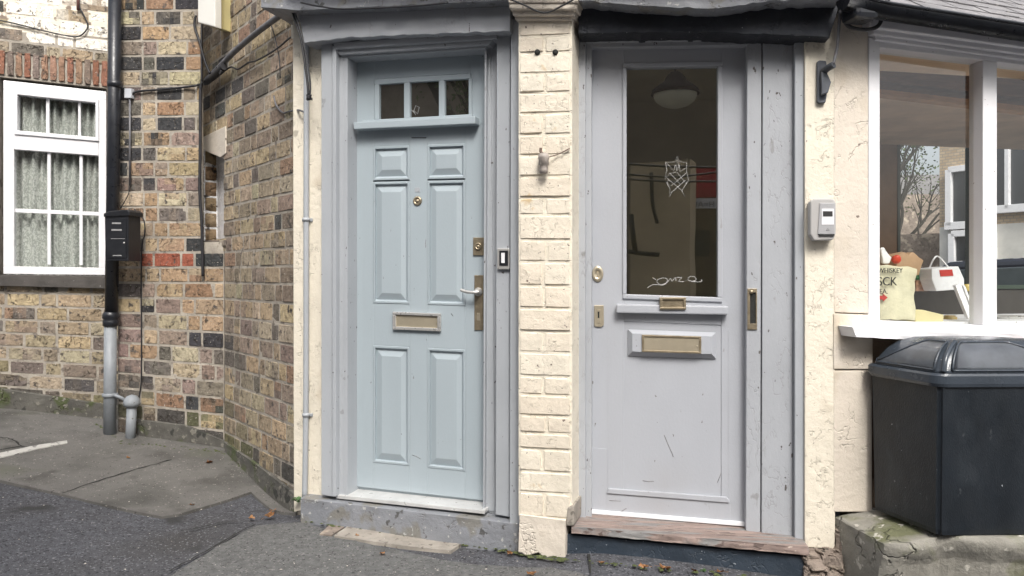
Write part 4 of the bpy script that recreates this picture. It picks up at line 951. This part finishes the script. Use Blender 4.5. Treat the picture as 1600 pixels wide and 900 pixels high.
# ------------------------------------------------------------------ pipes, boxes and cables on the brick walls
dp = thing('drainpipe', 'tall drainpipe in the brick corner, black above and grey painted below', 'drainpipe', gpt(173, 684))
Yp = 4.78
bm = NB(); tube(bm, [P(180, -60, Yp), P(178, 200, Yp), P(174, 496, Yp)], .040, 20, smooth=False); 
for y, x in ((132, 179.5), (340, 176.6)): lathe(bm, P(x, y, Yp), (0, 0, 1), [(.040, -.02), (.046, -.018), (.046, .018), (.040, .02)], 20)
obj('upper_pipe', bm, m_pipeb, dp)
bm = NB(); tube(bm, [P(172.5, 508, Yp), P(171.5, 690, Yp)], .038, 20, smooth=False); obj('lower_pipe', bm, m_pipeg, dp, label='grey painted lower length')
bm = NB(); lathe(bm, P(173.2, 499, Yp), (0, 0, 1), [(.040, -.045), (.048, -.04), (.049, -.01), (.043, 0), (.051, .01), (.051, .03), (.044, .045), (.04, .05)], 20); obj('pipe_collar', bm, m_pipeb, dp)
bm = NB(); lathe(bm, P(172, 617, Yp), (0, 0, 1), [(.040, -.012), (.047, -.01), (.047, .01), (.040, .012)], 20); tube(bm, [P(180, 618, Yp-.02), P(190, 622, Yp-.02), P(197, 627, Yp)], .011, 8); obj('pipe_bracket', bm, m_pipeg, dp)
vp = thing('vent_pipe', 'short grey stub pipe with a hooded cowl beside the drainpipe', 'pipe', gpt(204, 688))
bm = NB(); tube(bm, [P(206, 634, 4.74), P(203, 700, 4.74)], .030, 16, smooth=False); obj('stub', bm, m_pipeg, vp)
bm = NB(); lathe(bm, P(206, 629, 4.74), (0, 0, 1), [(.034, -.03), (.052, -.012), (.052, .0), (.046, .022), (.03, .042), (.0, .052)], 20); obj('cowl', bm, m_pipeg, vp)
# white-painted thin conduit beside door frame
cd = thing('wall_conduit', 'thin grey painted conduit running down the cream strip left of the left door', 'conduit', F1.at(475, 775, .075))
bm = NB(); tube(bm, [F1.at(479, -20, .078), F1.at(478.5, 300, .078), F1.at(478, 640, .078), F1.at(476, 780, .078)], .0135, 12); obj('tube', bm, m_grey, cd)
for y in (343, 648):
    bm = NB(); lathe(bm, F1.at(478.3, y, .078), (0, 0, 1), [(.014, -.008), (.019, -.006), (.019, .006), (.014, .008)], 14); prism(bm, F1, R(472, y-2, 488, y+3), .058, .066, .001); obj('clip', bm, m_grey, cd)
# mailbox
MB = Plane(163, 4.61, 200, 4.575)
mb = thing('mailbox', 'black lockable post box fixed over the drainpipe beside the white window', 'mailbox', MB.at(182, 408, 0))
bm = NB(); prism(bm, MB, [(163.5, 336), (167, 334), (199, 331), (200.5, 334), (200.5, 408), (164.5, 407)], -.11, 0, .004); obj('body', bm, m_plast, mb)
bm = NB(); prism(bm, MB, [(161.5, 333.5), (170, 330), (198, 327), (202, 330.5), (202, 337), (161.5, 339)], -.115, .008, .006, 3); obj('lid', bm, m_plast, mb)
bm = NB(); prism(bm, MB, [(167, 343), (197, 341), (197, 403), (167, 403)], 0, .004, .001); obj('door', bm, m_plast, mb)
m_pgrey = mat('grey_print', (.28, .28, .28), .6)
for r in ((175, 347.5, 189, 350), (174, 358, 190, 360.5), (173, 372.5, 195, 373.2), (176, 398.5, 190, 400)): bm = NB(); prism(bm, MB, R(*r), .004, .005); obj('marking', bm, m_pgrey, mb)
bm = NB(); disc(bm, MB, 194, 379.5, .006, .004, .004); obj('lock', bm, m_steel, mb)
# junction box and thin conduit
jb = thing('junction_box', 'small pale junction box above the thin grey conduit on the brick return wall', 'junction box', M.at(199, 153, .01))
bm = NB(); prism(bm, M, R(194, 138, 205, 153), 0, .035, .003); obj('box', bm, mat('pale_grey_plastic', (.5, .52, .56), .4), jb)
bm = NB(); tube(bm, [M.at(203, 153, .02), M.at(203, 290, .02)], .007, 8, smooth=False); obj('conduit', bm, m_cableg, jb)
bm = NB(); tube(bm, [M.at(203, 290, .02), M.at(200, 305, .025), M.at(188, 326, .03)], .003, 6); obj('cable', bm, m_cable, jb)
def cable(name, pts, r, m, label, smooth=True):
    bm = NB(); tube(bm, pts, r, 8, smooth); o = obj(name, bm, m, origin=pts[-1], smooth=True); return tag(o, label, 'cable')
cable('cable', [M.at(*p, .02) for p in ((205, 149), (215, 143), (250, 140), (290, 136), (308, 133))]+[A.at(320, 126, .05)], .007, m_cable, 'black cable crossing the brick return wall from the small junction box')
bm = NB(); tube(bm, [A.at(*p, .05) for p in ((318, 130), (340, 108), (365, 82), (400, 52), (440, 22), (466, 2), (490, -20))], .017, 12); 
tag(obj('grey_conduit', bm, m_cableg, origin=A.at(320, 130, .05), smooth=True), 'thick grey conduit climbing diagonally up the angled wall', 'conduit')
cable('cable', [M.at(*p, .025) for p in ((316, 128), (313, 145), (313, 220), (312, 300), (315, 345), (316, 380), (317, 432))], .010, m_cable, 'thick black cable hanging down beside the narrow side window')
cable('cable', [M.at(*p, .03) for p in ((306, 24), (304, 40), (312, 66), (320, 95), (328, 115))], .008, m_cable, 'black cable looping from the meter box down to the cable joint')
cable('cable', [M.at(*p, .02) for p in ((316, -20), (315, 60), (315, 130))], .007, m_cable, 'straight black cable dropping from above to the cable joint')
cable('cable', [A.at(*p, .03) for p in ((345, 116), (360, 105), (372, 108), (388, 98), (402, 94), (430, 78), (452, 60), (462, 54))], .005, m_cable, 'thin sagging black cable on the angled wall under the thick conduit')
cable('cable', [A.at(*p, .02) for p in ((424, 40), (430, 60), (436, 90), (438, 122))], .003, m_cable, 'thin black wire hanging on the angled wall near the beam end')
cable('cable', [A.at(*p, .015) for p in ((428, 150), (432, 165), (442, 176), (452, 174))]+[F1.at(466, 172, .07), F1.at(477, 176, .08)], .005, m_cableg, 'short grey cable joining the angled wall to the thin painted conduit')
cable('cable', [F1.at(*p, .19) for p in ((457, 18), (462, 35), (470, 60), (475, 90), (480, 125), (482, 148))], .006, m_cable, 'black cable hanging from the beam end down to a knotted end')
cable('cable', [F1.at(*p, .20) for p in ((461, 20), (474, 66), (483, 115), (485, 140), (483, 155))], .004, m_cable, 'second thinner black cable hanging beside the knotted one')
bm = NB()
for i in range(4): tube(bm, [F1.at(483+rnd.uniform(-4, 4), 152+rnd.uniform(-4, 4), .19+rnd.uniform(-.01, .01)) for _ in range(5)], .0045, 6)
tag(obj('cable_knot', bm, m_cable, origin=F1.at(483, 152, .19)), 'small knot of black cable tied at the end of the hanging cable', 'cable knot')
bm = NB(); 
for i in range(7): tube(bm, [A.at(342+rnd.uniform(-10, 8), 112+rnd.uniform(-9, 9), .05+rnd.uniform(-.01, .03)) for _ in range(5)], .006, 6)
tube(bm, [A.at(322, 128, .06), A.at(335, 118, .07), A.at(350, 104, .06)], .022, 10)
tag(obj('cable_joint', bm, m_cable, origin=A.at(338, 112, .05)), 'tangled black cable joint at the corner of the brick walls', 'cable joint')
cable('cable', [L.at(*p, .02) for p in ((-10, 30), (20, 36), (60, 46), (100, 55), (122, 57), (134, 48), (137, 38), (130, 22), (124, 10), (122, -12))], .005, m_cable, 'thin black cable looping over the pale bricks above the left window')
cable('cable', [L.at(*p, .02) for p in ((122, -20), (122, 16))], .010, mat('red_brown_cable', (.15, .07, .06), .6), 'short red brown cable end at the top left over the window', False)
cable('cable', [M.at(*p, .012) for p in ((209, 326), (224, 342), (226, 365), (221, 400), (221, 560), (220, 600), (217, 622))], .004, m_cable, 'thin dark wire running down the brick return wall to the stub pipe cowl')
cable('cable', [F1.at(*p, .26) for p in ((470, 4), (500, 10), (540, 14), (640, 10), (700, 4))], .004, m_cable, 'thin black wire along the board above the left door')
cable('cable', [F1.at(*p, .285) for p in ((780, -8), (815, 6), (850, 20), (880, 8), (905, -6))], .004, m_cable, 'thin black wire drooping across the pillar cap')
# meter box
mt = thing('meter_box', 'white and yellowed plastic meter box high in the brick corner', 'meter box', M.at(335, 40, .1))
B = Plane(308, 4.50, 340, 4.42)
bm = NB(); prism(bm, B, [(309, -60), (336, -60), (336, 42), (309, 35)], -.05, 0, .006); obj('cover', bm, mat('cream_plastic', (.70, .69, .64), .4, .05, 4, .03), mt)
bm = NB(); prism(bm, B, [(312, -60), (338, -60), (338, 42), (312, 36)], -.24, -.05, .006); obj('case', bm, mat('yellowed_plastic', (.60, .53, .27), .5, .1, 6, .1, 40), mt)
# doorbell
db = thing('doorbell', 'small chrome and black doorbell on the frame post beside the pillar', 'doorbell', F1.at(786, 421, .1))
bm = NB(); prism(bm, F1, R(776.5, 388, 796, 421), .1, .115, .004); obj('housing', bm, m_steel, db)
bm = NB(); prism(bm, F1, R(780, 391.5, 793.5, 415), .115, .118, .002); obj('bezel', bm, m_plast, db)
bm = NB(); prism(bm, F1, R(783, 395, 788.5, 411), .118, .121, .001); obj('button', bm, m_upvc, db)
# ceramic insulator
ins = thing('wire_insulator', 'weathered ceramic wire insulator on the pillar face', 'insulator', F1.at(850, 256, .21))
bm = NB(); cI = F1.at(849.5, 254, .235); lathe(bm, cI, (0, 0, 1), [(.006, -.048), (.016, -.045), (.019, -.03), (.017, -.012), (.022, -.008), (.021, .012), (.024, .018), (.022, .034), (.012, .04)], 18); obj('body', bm, mat('stained_ceramic', (.34, .30, .27), .5, .5, 30, .4, 50), ins)
bm = NB(); tube(bm, [cI+Vector((0, 0, .035)), F1.at(845, 237, .23), F1.at(845, 231, .23)], .006, 8); tube(bm, [F1.at(855, 246, .23), F1.at(872, 241, .215), F1.at(890, 232, .21)], .0025, 6); tube(bm, [F1.at(850, 250, .225), F1.at(850, 252, .2)], .007, 6); obj('wire', bm, mat('rusty_wire', (.14, .09, .07), .8), ins)
# cable bracket on cream strip
br = thing('cable_bracket', 'dark iron cable anchor bracket on the cream strip near the gutter', 'bracket', F2.at(1285, 160, .1))
bm = NB(); prism(bm, F2, [(1277, 96), (1281, 94), (1291, 95), (1293, 110), (1292, 150), (1290, 160), (1280, 161), (1277, 158)], .1, .118, .003)
prism(bm, F2, [(1283, 112), (1293, 114), (1299, 128), (1294, 145), (1284, 148)], .118, .14, .004); obj('plate', bm, mat('dark_iron', (.07, .078, .095), .55, .2, 12, .3, 40), br)
bm = NB(); tube(bm, [F2.at(1286, 112, .12), F2.at(1294, 106, .15), F2.at(1303, 101, .17)], .014, 10); obj('arm', bm, mat('dark_iron_arm', (.06, .065, .075), .5), br)
cable('cable', [F2.at(*p, .17) for p in ((1302, 100), (1308, 75), (1311, 40), (1314, 10), (1320, -20))], .006, m_cableg, 'dark cable dropping from the gutter corner to the iron bracket')
cable('cable', [W.at(*p, .09) for p in ((1314, 20), (1325, 40), (1345, 46), (1366, 44), (1376, 34), (1380, 10), (1392, -5))], .008, m_cable, 'black cable looped under the end of the gutter')
# key safe / dispenser
KS = Plane(1268, 2.955, 1306, 2.94)
ks = thing('key_safe', 'grey plastic wall unit with a small dark screen on the cream strip', 'wall unit', KS.at(1286, 376, 0))
bm = NB(); prism(bm, F2, [(1266, 315), (1272, 310), (1302, 310), (1306.5, 316), (1306.5, 365), (1302, 375), (1272, 376), (1266, 366)], .1, .15, .007, 3); obj('housing', bm, mat('warm_grey_plastic', (.42, .41, .40), .4, .06, 6, .05, 60), ks)
bm = NB(); prism(bm, F2, [(1281, 317), (1305, 317), (1304, 367), (1278, 366)], .15, .155, .003); obj('front_cover', bm, mat('grey_cover', (.38, .38, .39), .35), ks)
bm = NB(); prism(bm, F2, R(1284, 326, 1303, 351), .155, .1565); obj('paper_label', bm, m_upvc, ks)
bm = NB(); prism(bm, F2, R(1280, 365.5, 1304, 368), .15, .157); obj('slot', bm, m_blk, ks)
bm = NB(); prism(bm, F2, R(1286, 330, 1301, 338), .1565, .158); obj('screen', bm, m_blk, ks)
bm = NB(); line_on(bm, F2, [(1291, 360), (1293, 356), (1296, 360), (1291, 360)], .0008, .156); obj('symbol', bm, m_pgrey, ks)

# ------------------------------------------------------------------ small things on the ground
m_leaf = mat('dry_leaf', (.34, .16, .06), .7, .35, 60, .4, 60, col2=(.42, .26, .14))
def leaf_mesh(seed):
    r = random.Random(seed); bm = NB(); n = 18; c = bm.verts.new((0, 0, .006)); vs = []
    for i in range(n):
        t = 2*math.pi*i/n; rad = 1*(.62+.38*abs(math.cos(t*2.5)))*r.uniform(.8, 1.1); x, y = rad*math.cos(t), rad*.72*math.sin(t)
        vs.append(bm.verts.new((x*.03, y*.03, .004+.016*(x*x)*r.uniform(.3, 1)+.008*r.random())))
    for i in range(n): bm.faces.new((c, vs[i], vs[(i+1) % n]))
    tube(bm, [Vector((.025, 0, .01)), Vector((.045, .004, .012))], .0009, 4, smooth=False)
    bmesh.ops.solidify(bm, geom=bm.faces[:], thickness=.0008)
    me = bpy.data.meshes.new('dry_leaf'); bm.to_mesh(me); bm.free(); me.materials.append(m_leaf); return me
lm = [leaf_mesh(i) for i in range(4)]
LV = [(327, 724, 1.0, 'curled brown leaf lying near the foot of the brick corner'), (393, 811, .8, 'small orange leaf piece at the edge of the concrete pavement'), (421, 808, 1.15, 'tan leaf lying just left of the left door step'), (427, 799, .7, 'pale folded leaf against the foot of the angled wall'),
      (478, 812, .6, 'small brown leaf fragment at the left end of the left step'), (597, 866, .6, 'small lone brown leaf on the asphalt below the left door'), (746, 846, .7, 'small tan leaf at the right end of the left step'), (797, 866, .6, 'small brown leaf at the foot of the pillar'),
      (1006, 887, .75, 'curled orange leaf against the navy step, leftmost'), (1040, 890, 1.0, 'broad orange leaf against the middle of the navy step'), (1126, 896, .85, 'orange leaf at the foot of the navy step, rightmost'), (300, 790, .5, 'tiny brown leaf scrap near the rounded tip of the concrete pavement'), (200, 716, .55, 'small reddish leaf scrap on the pavement below the stub pipe'), (558, 838, .5, 'small curled leaf on the pale paving stone under the left door'), (940, 880, .5, 'tiny leaf scrap by the left end of the navy step'), (1085, 893, .5, 'small leaf scrap between the two big leaves at the navy step'),
      (830, 898, .7, 'tan leaf at the bottom edge below the pillar')]
for i, (x, y, s, lb_) in enumerate(LV):
    o = bpy.data.objects.new('dry_leaf', lm[i % 4]); C.objects.link(o); o.location = gpt(x, y, .012); o.scale = (s, s, s); o.rotation_euler = (rnd.uniform(-.2, .2), rnd.uniform(-.2, .2), rnd.uniform(0, 6)); tag(o, lb_, 'leaf', 'dry leaves on the ground')
m_weed = mat('weed_leaf', (.13, .24, .05), .6, .3, 40, .2, 50); m_weedd = mat('dark_weed_leaf', (.05, .11, .03), .6, .3, 40, .2, 50)
def weed(x, y, n, s, m, label, base=None, h=1):
    b = base if base is not None else gpt(x, y, 0); bm = NB(); r = random.Random(int(x))
    for i in range(n):
        t = r.uniform(0, 6.28); ln = s*r.uniform(.5, 1); d = Vector((math.cos(t), math.sin(t), r.uniform(.2, .9)*h)); d.normalize(); tip = b+d*ln; sd_ = d.cross(Vector((0, 0, 1))).normalized()*ln*.28; mid = b+d*ln*.6+Vector((0, 0, .004))
        st = bm.verts.new(b+d*ln*.2); a_ = bm.verts.new(mid+sd_); c_ = bm.verts.new(tip-Vector((0, 0, .006))); e_ = bm.verts.new(mid-sd_); m_ = bm.verts.new(mid-Vector((0, 0, .004)))
        for q in ((st, a_, m_), (a_, c_, m_), (c_, e_, m_), (e_, st, m_)): bm.faces.new(q)
        tube(bm, [b, b+d*ln*.25], .0012, 4, smooth=False)
    tag(obj('weed', bm, m, origin=b), label, 'weed', 'weeds at the foot of the walls')
weed(507, 815, 22, .045, m_weed, 'bright green weed rosette at the left end of the left step')
weed(545, 820, 12, .04, m_weedd, 'dark green weed behind the small broken stone by the left step')
weed(732, 848, 16, .04, m_weed, 'small green weed at the right end of the pale paving stone')
weed(604, 824, 6, .016, m_weed, 'tiny green sprout against the middle left of the step'); weed(660, 831, 6, .018, m_weed, 'tiny green sprout against the middle right of the step')
weed(466, 780, 14, .045, m_weedd, 'dark green weed growing in the crack between brick wall and left step', base=F1.at(466, 785, .10), h=2)
weed(1098, 893, 10, .02, m_weedd, 'tiny mossy tuft at the foot of the navy step')
m_moss = mat('moss', (.07, .085, .03), .95, .4, 30, 1, 90)
def scatter(name, label, catg, m, spots_, size, kindr=3):
    bm = NB()
    for (p, s) in spots_:
        n = rnd.randint(4, 6); t0 = rnd.uniform(0, 6); v = [bm.verts.new(p+Vector((math.cos(t0+6.28*i/n)*s*rnd.uniform(.6, 1.3), math.sin(t0+6.28*i/n)*s*rnd.uniform(.4, .9), rnd.uniform(0, s*.3)))) for i in range(n)]
        tp = bm.verts.new(p+Vector((0, 0, s*.55)))
        for i in range(n): bm.faces.new((v[i], v[(i+1) % n], tp))
    o = obj(name, bm, m, origin=(0, 3, 0)); tag(o, label, catg, kind='stuff')
sp = []
for _ in range(520):
    x, y = rnd.uniform(0, 1250), rnd.uniform(700, 899)
    if y < interp(x, [0, 180, 350, 460, 800, 1250], [650, 695, 712, 806, 868, 920]): continue
    sp.append((gpt(x, y, .016), .0016+.004*rnd.random()**4))
scatter('pale_grit', 'pale specks of grit and petals scattered over the pavement and asphalt', 'grit', mat('pale_grit', (.62, .57, .5), .8, .2, 30, 0), sp, 0)
sp = []
for (xa, ya, xb, yb, n) in ((188, 690, 350, 706, 60), (350, 706, 462, 806, 60), (470, 812, 810, 862, 80), (812, 866, 884, 874, 60), (884, 874, 1250, 908, 50), (150, 662, 190, 690, 40)):
    for _ in range(n):
        t = rnd.random(); sp.append((gpt(xa+(xb-xa)*t, ya+(yb-ya)*t+rnd.uniform(-1, 4), .010), rnd.uniform(.006, .016)))
scatter('moss', 'dark moss and dirt gathered where the walls meet the pavement', 'moss', m_moss, sp, 0)

# ------------------------------------------------------------------ across the street (seen mirrored in the panes)
def mir(pl, off, px, py, D):
    p = P(px, py, D); q = pl.a+pl.n*off; return p-pl.n*(2*(p-q).dot(pl.n))
m_ob = mat('opposite_tan_brick', (.36, .27, .18), .9, .2, 3, .3, 30)
def obrick():
    m = m_ob; n = m.node_tree.nodes; l = m.node_tree.links; b = n['Principled BSDF']; tc = n.new('ShaderNodeTexCoord'); mp = n.new('ShaderNodeMapping'); mp.inputs['Rotation'].default_value = (math.pi/2, 0, 0)
    t = n.new('ShaderNodeTexBrick'); t.inputs['Scale'].default_value = 6.5; t.inputs['Color1'].default_value = (.55, .43, .29, 1); t.inputs['Color2'].default_value = (.42, .31, .2, 1); t.inputs['Mortar'].default_value = (.3, .27, .22, 1)
    t.inputs['Mortar Size'].default_value = .03; l.new(tc.outputs['UV'], t.inputs['Vector']); l.new(t.outputs[0], b.inputs['Base Color'])
obrick()
def wallquad(bm, a, b, z0, z1, th, uvs=True):
    """upright wall from plan point a to b, th thick away from the camera"""
    d = (b-a); n = Vector((d.y, -d.x, 0)).normalized(); n = n if n.dot(a-O) > 0 else -n
    f = [Vector((a.x, a.y, z0)), Vector((b.x, b.y, z0)), Vector((b.x, b.y, z1)), Vector((a.x, a.y, z1))]
    solid(bm, f, n*th)
    uv = bm.loops.layers.uv.verify()
    for fc in bm.faces:
        for lp in fc.loops: lp[uv].uv = ((lp.vert.co-a).dot(d.normalized()), lp.vert.co.z)
    return n
# house seen in the shop window
ha = P(1468, 430, 10.0); hb_ = P(1720, 430, 8.4)
oh = thing('opposite_house', 'tan brick house with white windows in the side street, seen through the shop window', 'house', Vector((ha.x, ha.y, 0)))
bm = NB(); wallquad(bm, ha, hb_, 1.9, 5.2, .3); obj('wall', bm, m_ob, oh)
bm = NB(); wallquad(bm, ha, hb_, -.3, 1.9, .32); obj('painted_wall', bm, mat('pale_painted_wall', (.62, .61, .57), .8), oh)
hd = (hb_-ha).normalized(); hn = Vector((hd.y, -hd.x, 0)); hn = hn if hn.dot(O-ha) > 0 else -hn
def owin(c, w_, h_, nb):
    bm = NB()
    for dx_, dz_, sx, sz in ((0, h_/2, w_, .08), (0, -h_/2, w_+.1, .10), (-w_/2, 0, .08, h_), (w_/2, 0, .08, h_))+tuple(((k+1)*w_/(nb+1)-w_/2, 0, .05, h_) for k in range(nb)):
        box3(bm, c+hd*dx_+Vector((0, 0, dz_))+hn*.04, sx, .08, sz, .004, hd)
    wn = obj('window', bm, m_upvc, oh); bm = NB(); box3(bm, c+hn*.01, w_, .03, h_, 0, hd); obj('pane', bm, mat('dark_window_glass', (.04, .045, .05), .1), wn)
for px, py, D, w_, h_, nb in ((1517, 307, 9.65, .5, .75, 1), (1600, 265, 9.1, .95, .95, 2), (1520, 400, 9.6, .5, .6, 1)):
    c = P(px, py, D); t = (c-ha).dot(hd); owin(Vector((ha.x+hd.x*t, ha.y+hd.y*t, c.z)), w_, h_, nb)
# far house with gable, wall and tree
fa = P(1395, 430, 15); fb = P(1475, 430, 15)
fh = thing('far_house', 'far stone house with dark roof seen through the left part of the shop window', 'house', Vector((fa.x, fa.y, 0)))
bm = NB(); wallquad(bm, fa, fb, -.3, 2.9, .5); obj('wall', bm, m_rubble, fh)
bm = NB(); wallquad(bm, fa+Vector((0, 0, 0)), fb, 2.9, 3.3, .6); obj('roof', bm, m_slate, fh)
sa, sb = P(1380, 430, 11), P(1472, 430, 10.5)
bm = NB(); wallquad(bm, sa, sb, -.3, 1.85, .3); tag(obj('garden_wall', bm, m_rubble, origin=Vector((sa.x, sa.y, 0))), 'dark stone garden wall in the side street, seen through the shop window', 'wall')
def tree(base, H, label, seed, leaves=260):
    r = random.Random(seed); tr = thing('tree', label, 'tree', base, 'trees across the street'); bm = NB(); tips = []
    def grow(p, d, ln, rad, lv):
        pts = [p]; q = p; dd = d
        for i in range(5): dd = (dd+Vector((r.uniform(-.22, .22), r.uniform(-.22, .22), r.uniform(-.08, .14)))).normalized(); q = q+dd*ln/5; pts.append(q)
        tube(bm, pts, [rad*(1-.45*i/5) for i in range(6)], 6, smooth=False, cap=False)
        if lv == 0: tips.append(q); return
        for k in range(r.choice((3, 4))): 
            i = r.randint(2, 5); nd = (dd+Vector((r.uniform(-1, 1), r.uniform(-1, 1), r.uniform(-.1, .8)))*.8).normalized(); grow(pts[i], nd, ln*.66, rad*.5, lv-1)
    grow(base, Vector((.05, 0, 1)), H*.40, H*.026, 4); obj('trunk', bm, mat('bark', (.035, .032, .026), .95), tr)
    bm = NB()
    for t in tips:
        for k in range(leaves//16):
            c = t+Vector([r.gauss(0, .12) for _ in range(3)]); a = Vector([r.uniform(-1, 1) for _ in range(3)]).normalized(); b = a.cross(Vector((r.random(), r.random(), r.random()))).normalized(); s = r.uniform(.014, .034)
            bm.faces.new([bm.verts.new(c+a*s), bm.verts.new(c+b*s*.6), bm.verts.new(c-a*s), bm.verts.new(c-b*s*.6)])
    obj('crown', bm, mat('sparse_leaves', (.07, .10, .03), .8), tr)
p = P(1448, 430, 12); tree(Vector((p.x, p.y, 0)), 5.2, 'bare branched tree in the side street, seen through the shop window', 3)
pL = mir(L, -.05, 60, 430, 9.5); tree(Vector((pL.x, pL.y, 0)), 6.0, 'bushy tree across the street, mirrored in the left window', 5, 900)
# shop and wall mirrored in the right door
oa, ob = mir(F2, -.02, 985, 430, 8.6), mir(F2, -.02, 1078, 430, 8.3)
ow = thing('opposite_wall', 'ochre rendered building end with a thin black pipe mirrored in the right door pane', 'building', Vector((oa.x, oa.y, 0)))
bm = NB(); wallquad(bm, oa, ob, -.3, 2.55, .3); obj('wall', bm, mat('ochre_render', (.72, .58, .38), .85, .2, 2), ow)
bm = NB(); tube(bm, [mir(F2, -.02, *q, 8.3) for q in ((1017, 270), (1021, 320), (1027, 350))], .022, 6); tube(bm, [mir(F2, -.02, *q, 8.3) for q in ((987, 335), (994, 394))], .03, 6); tube(bm, [mir(F2, -.02, *q, 8.3) for q in ((981, 393), (1030, 398))], .03, 6); obj('pipe', bm, m_cable, ow)
osd = (ob-oa).normalized(); s0_ = mir(F2, -.02, 1078, 430, 9.0); s1_ = mir(F2, -.02, 1150, 430, 8.8)
os_ = thing('opposite_shop', 'dark shop front with red board over white lettered sign, mirrored in right door pane', 'shop', Vector((s0_.x, s0_.y, 0)))
bm = NB(); wallquad(bm, s0_, s1_, -.3, 2.5, .3); obj('wall', bm, mat('tan_shop_wall', (.22, .18, .13), .85), os_)
def onw(px, py, D=8.75): return mir(F2, -.02, px, py, D)
def qf(bm, x0, y0, x1, y1, D, th=.05):
    f = [onw(x, y, D) for x, y in R(x0, y0, x1, y1)]; solid(bm, f, (f[0]-f[0])+Vector((0, -th, 0)))
bm = NB(); qf(bm, 1073, 262, 1120, 308, 8.7); obj('red_board', bm, mat('dark_red_board', (.5, .03, .05), .6), os_)
bm = NB(); qf(bm, 1072, 310, 1120, 326, 8.7); obj('white_sign', bm, m_upvc, os_)
bm = NB(); pr_ = onw(1116, 324, 8.64); pl2 = onw(1074, 324, 8.64); tdx = (pl2-pr_).normalized(); text_bm(bm, 'H=AUIN', pr_, tdx, Vector((0, 0, 1)), .10); obj('lettering', bm, m_blk, os_)
bm = NB(); qf(bm, 1082, 360, 1108, 400, 8.7); obj('dark_window', bm, m_blk, os_)
for i, (ya, yb) in enumerate(((256, 262), (272, 268), (280, 284))):
    bm = NB(); tube(bm, [onw(975, ya, 8.2), onw(1050, ya+5, 8.0), onw(1130, yb, 8.2)], .012, 5); tag(obj('overhead_cable', bm, m_cable, origin=onw(975, ya, 8.2)), ['topmost', 'middle', 'lowest'][i]+' of three black overhead cables mirrored in the right door pane', 'cable')
# the rest of the terrace across the street
tb = thing('opposite_terrace', 'long brown terrace of houses behind the photographer across the street', 'terrace', (0, -8.5, 0))
bm = NB(); wallquad(bm, Vector((-24, -7.5, 0)), Vector((7, -7.5, 0)), -.3, 8.2, .5); obj('wall', bm, mat('brown_terrace_wall', (.25, .20, .155), .9), tb)
bm = NB(); solid(bm, [Vector((-24, -7.3, 8.2)), Vector((7, -7.3, 8.2)), Vector((7, -10, 9.4)), Vector((-24, -10, 9.4))], Vector((0, 0, -.1))); obj('roof', bm, m_slate, tb)
# parked car mirrored low in the second pane
cc_ = P(1640, 430, 6.9); cd_ = hd
car = thing('parked_car', 'dark blue parked car seen low through the second pane of the shop window', 'car', Vector((cc_.x, cc_.y, 0)))
prof = [(-2.1, .35), (-2.1, .75), (-1.95, .92), (-1.1, 1.0), (-.5, 1.38), (.6, 1.42), (1.35, 1.0), (2.05, .9), (2.1, .6), (2.1, .35)]
bm = NB(); cb = Vector((cc_.x, cc_.y, 0)); solid(bm, [cb+hd*x+Vector((0, 0, z))-hn*-.8 for x, z in prof], -hn*1.6, .06, 3); obj('body', bm, mat('dark_blue_car_paint', (.012, .016, .03), .2, coat=1), car)
bm = NB(); solid(bm, [cb+hd*x+Vector((0, 0, z))+hn*.81 for x, z in ((-.95, 1.0), (-.45, 1.3), (.55, 1.34), (1.15, 1.0))], -hn*1.62, .01); obj('side_window', bm, mat('car_glass', (.1, .12, .13), .05), car)
for sx in (-1.3, 1.3):
    for sy in (.72, -.72):
        bm = NB(); lathe(bm, cb+hd*sx+hn*sy+Vector((0, 0, .32)), hn, [(.2, -.1), (.32, -.1), (.33, 0), (.32, .1), (.2, .1)], 20); obj('wheel', bm, m_plast, car)
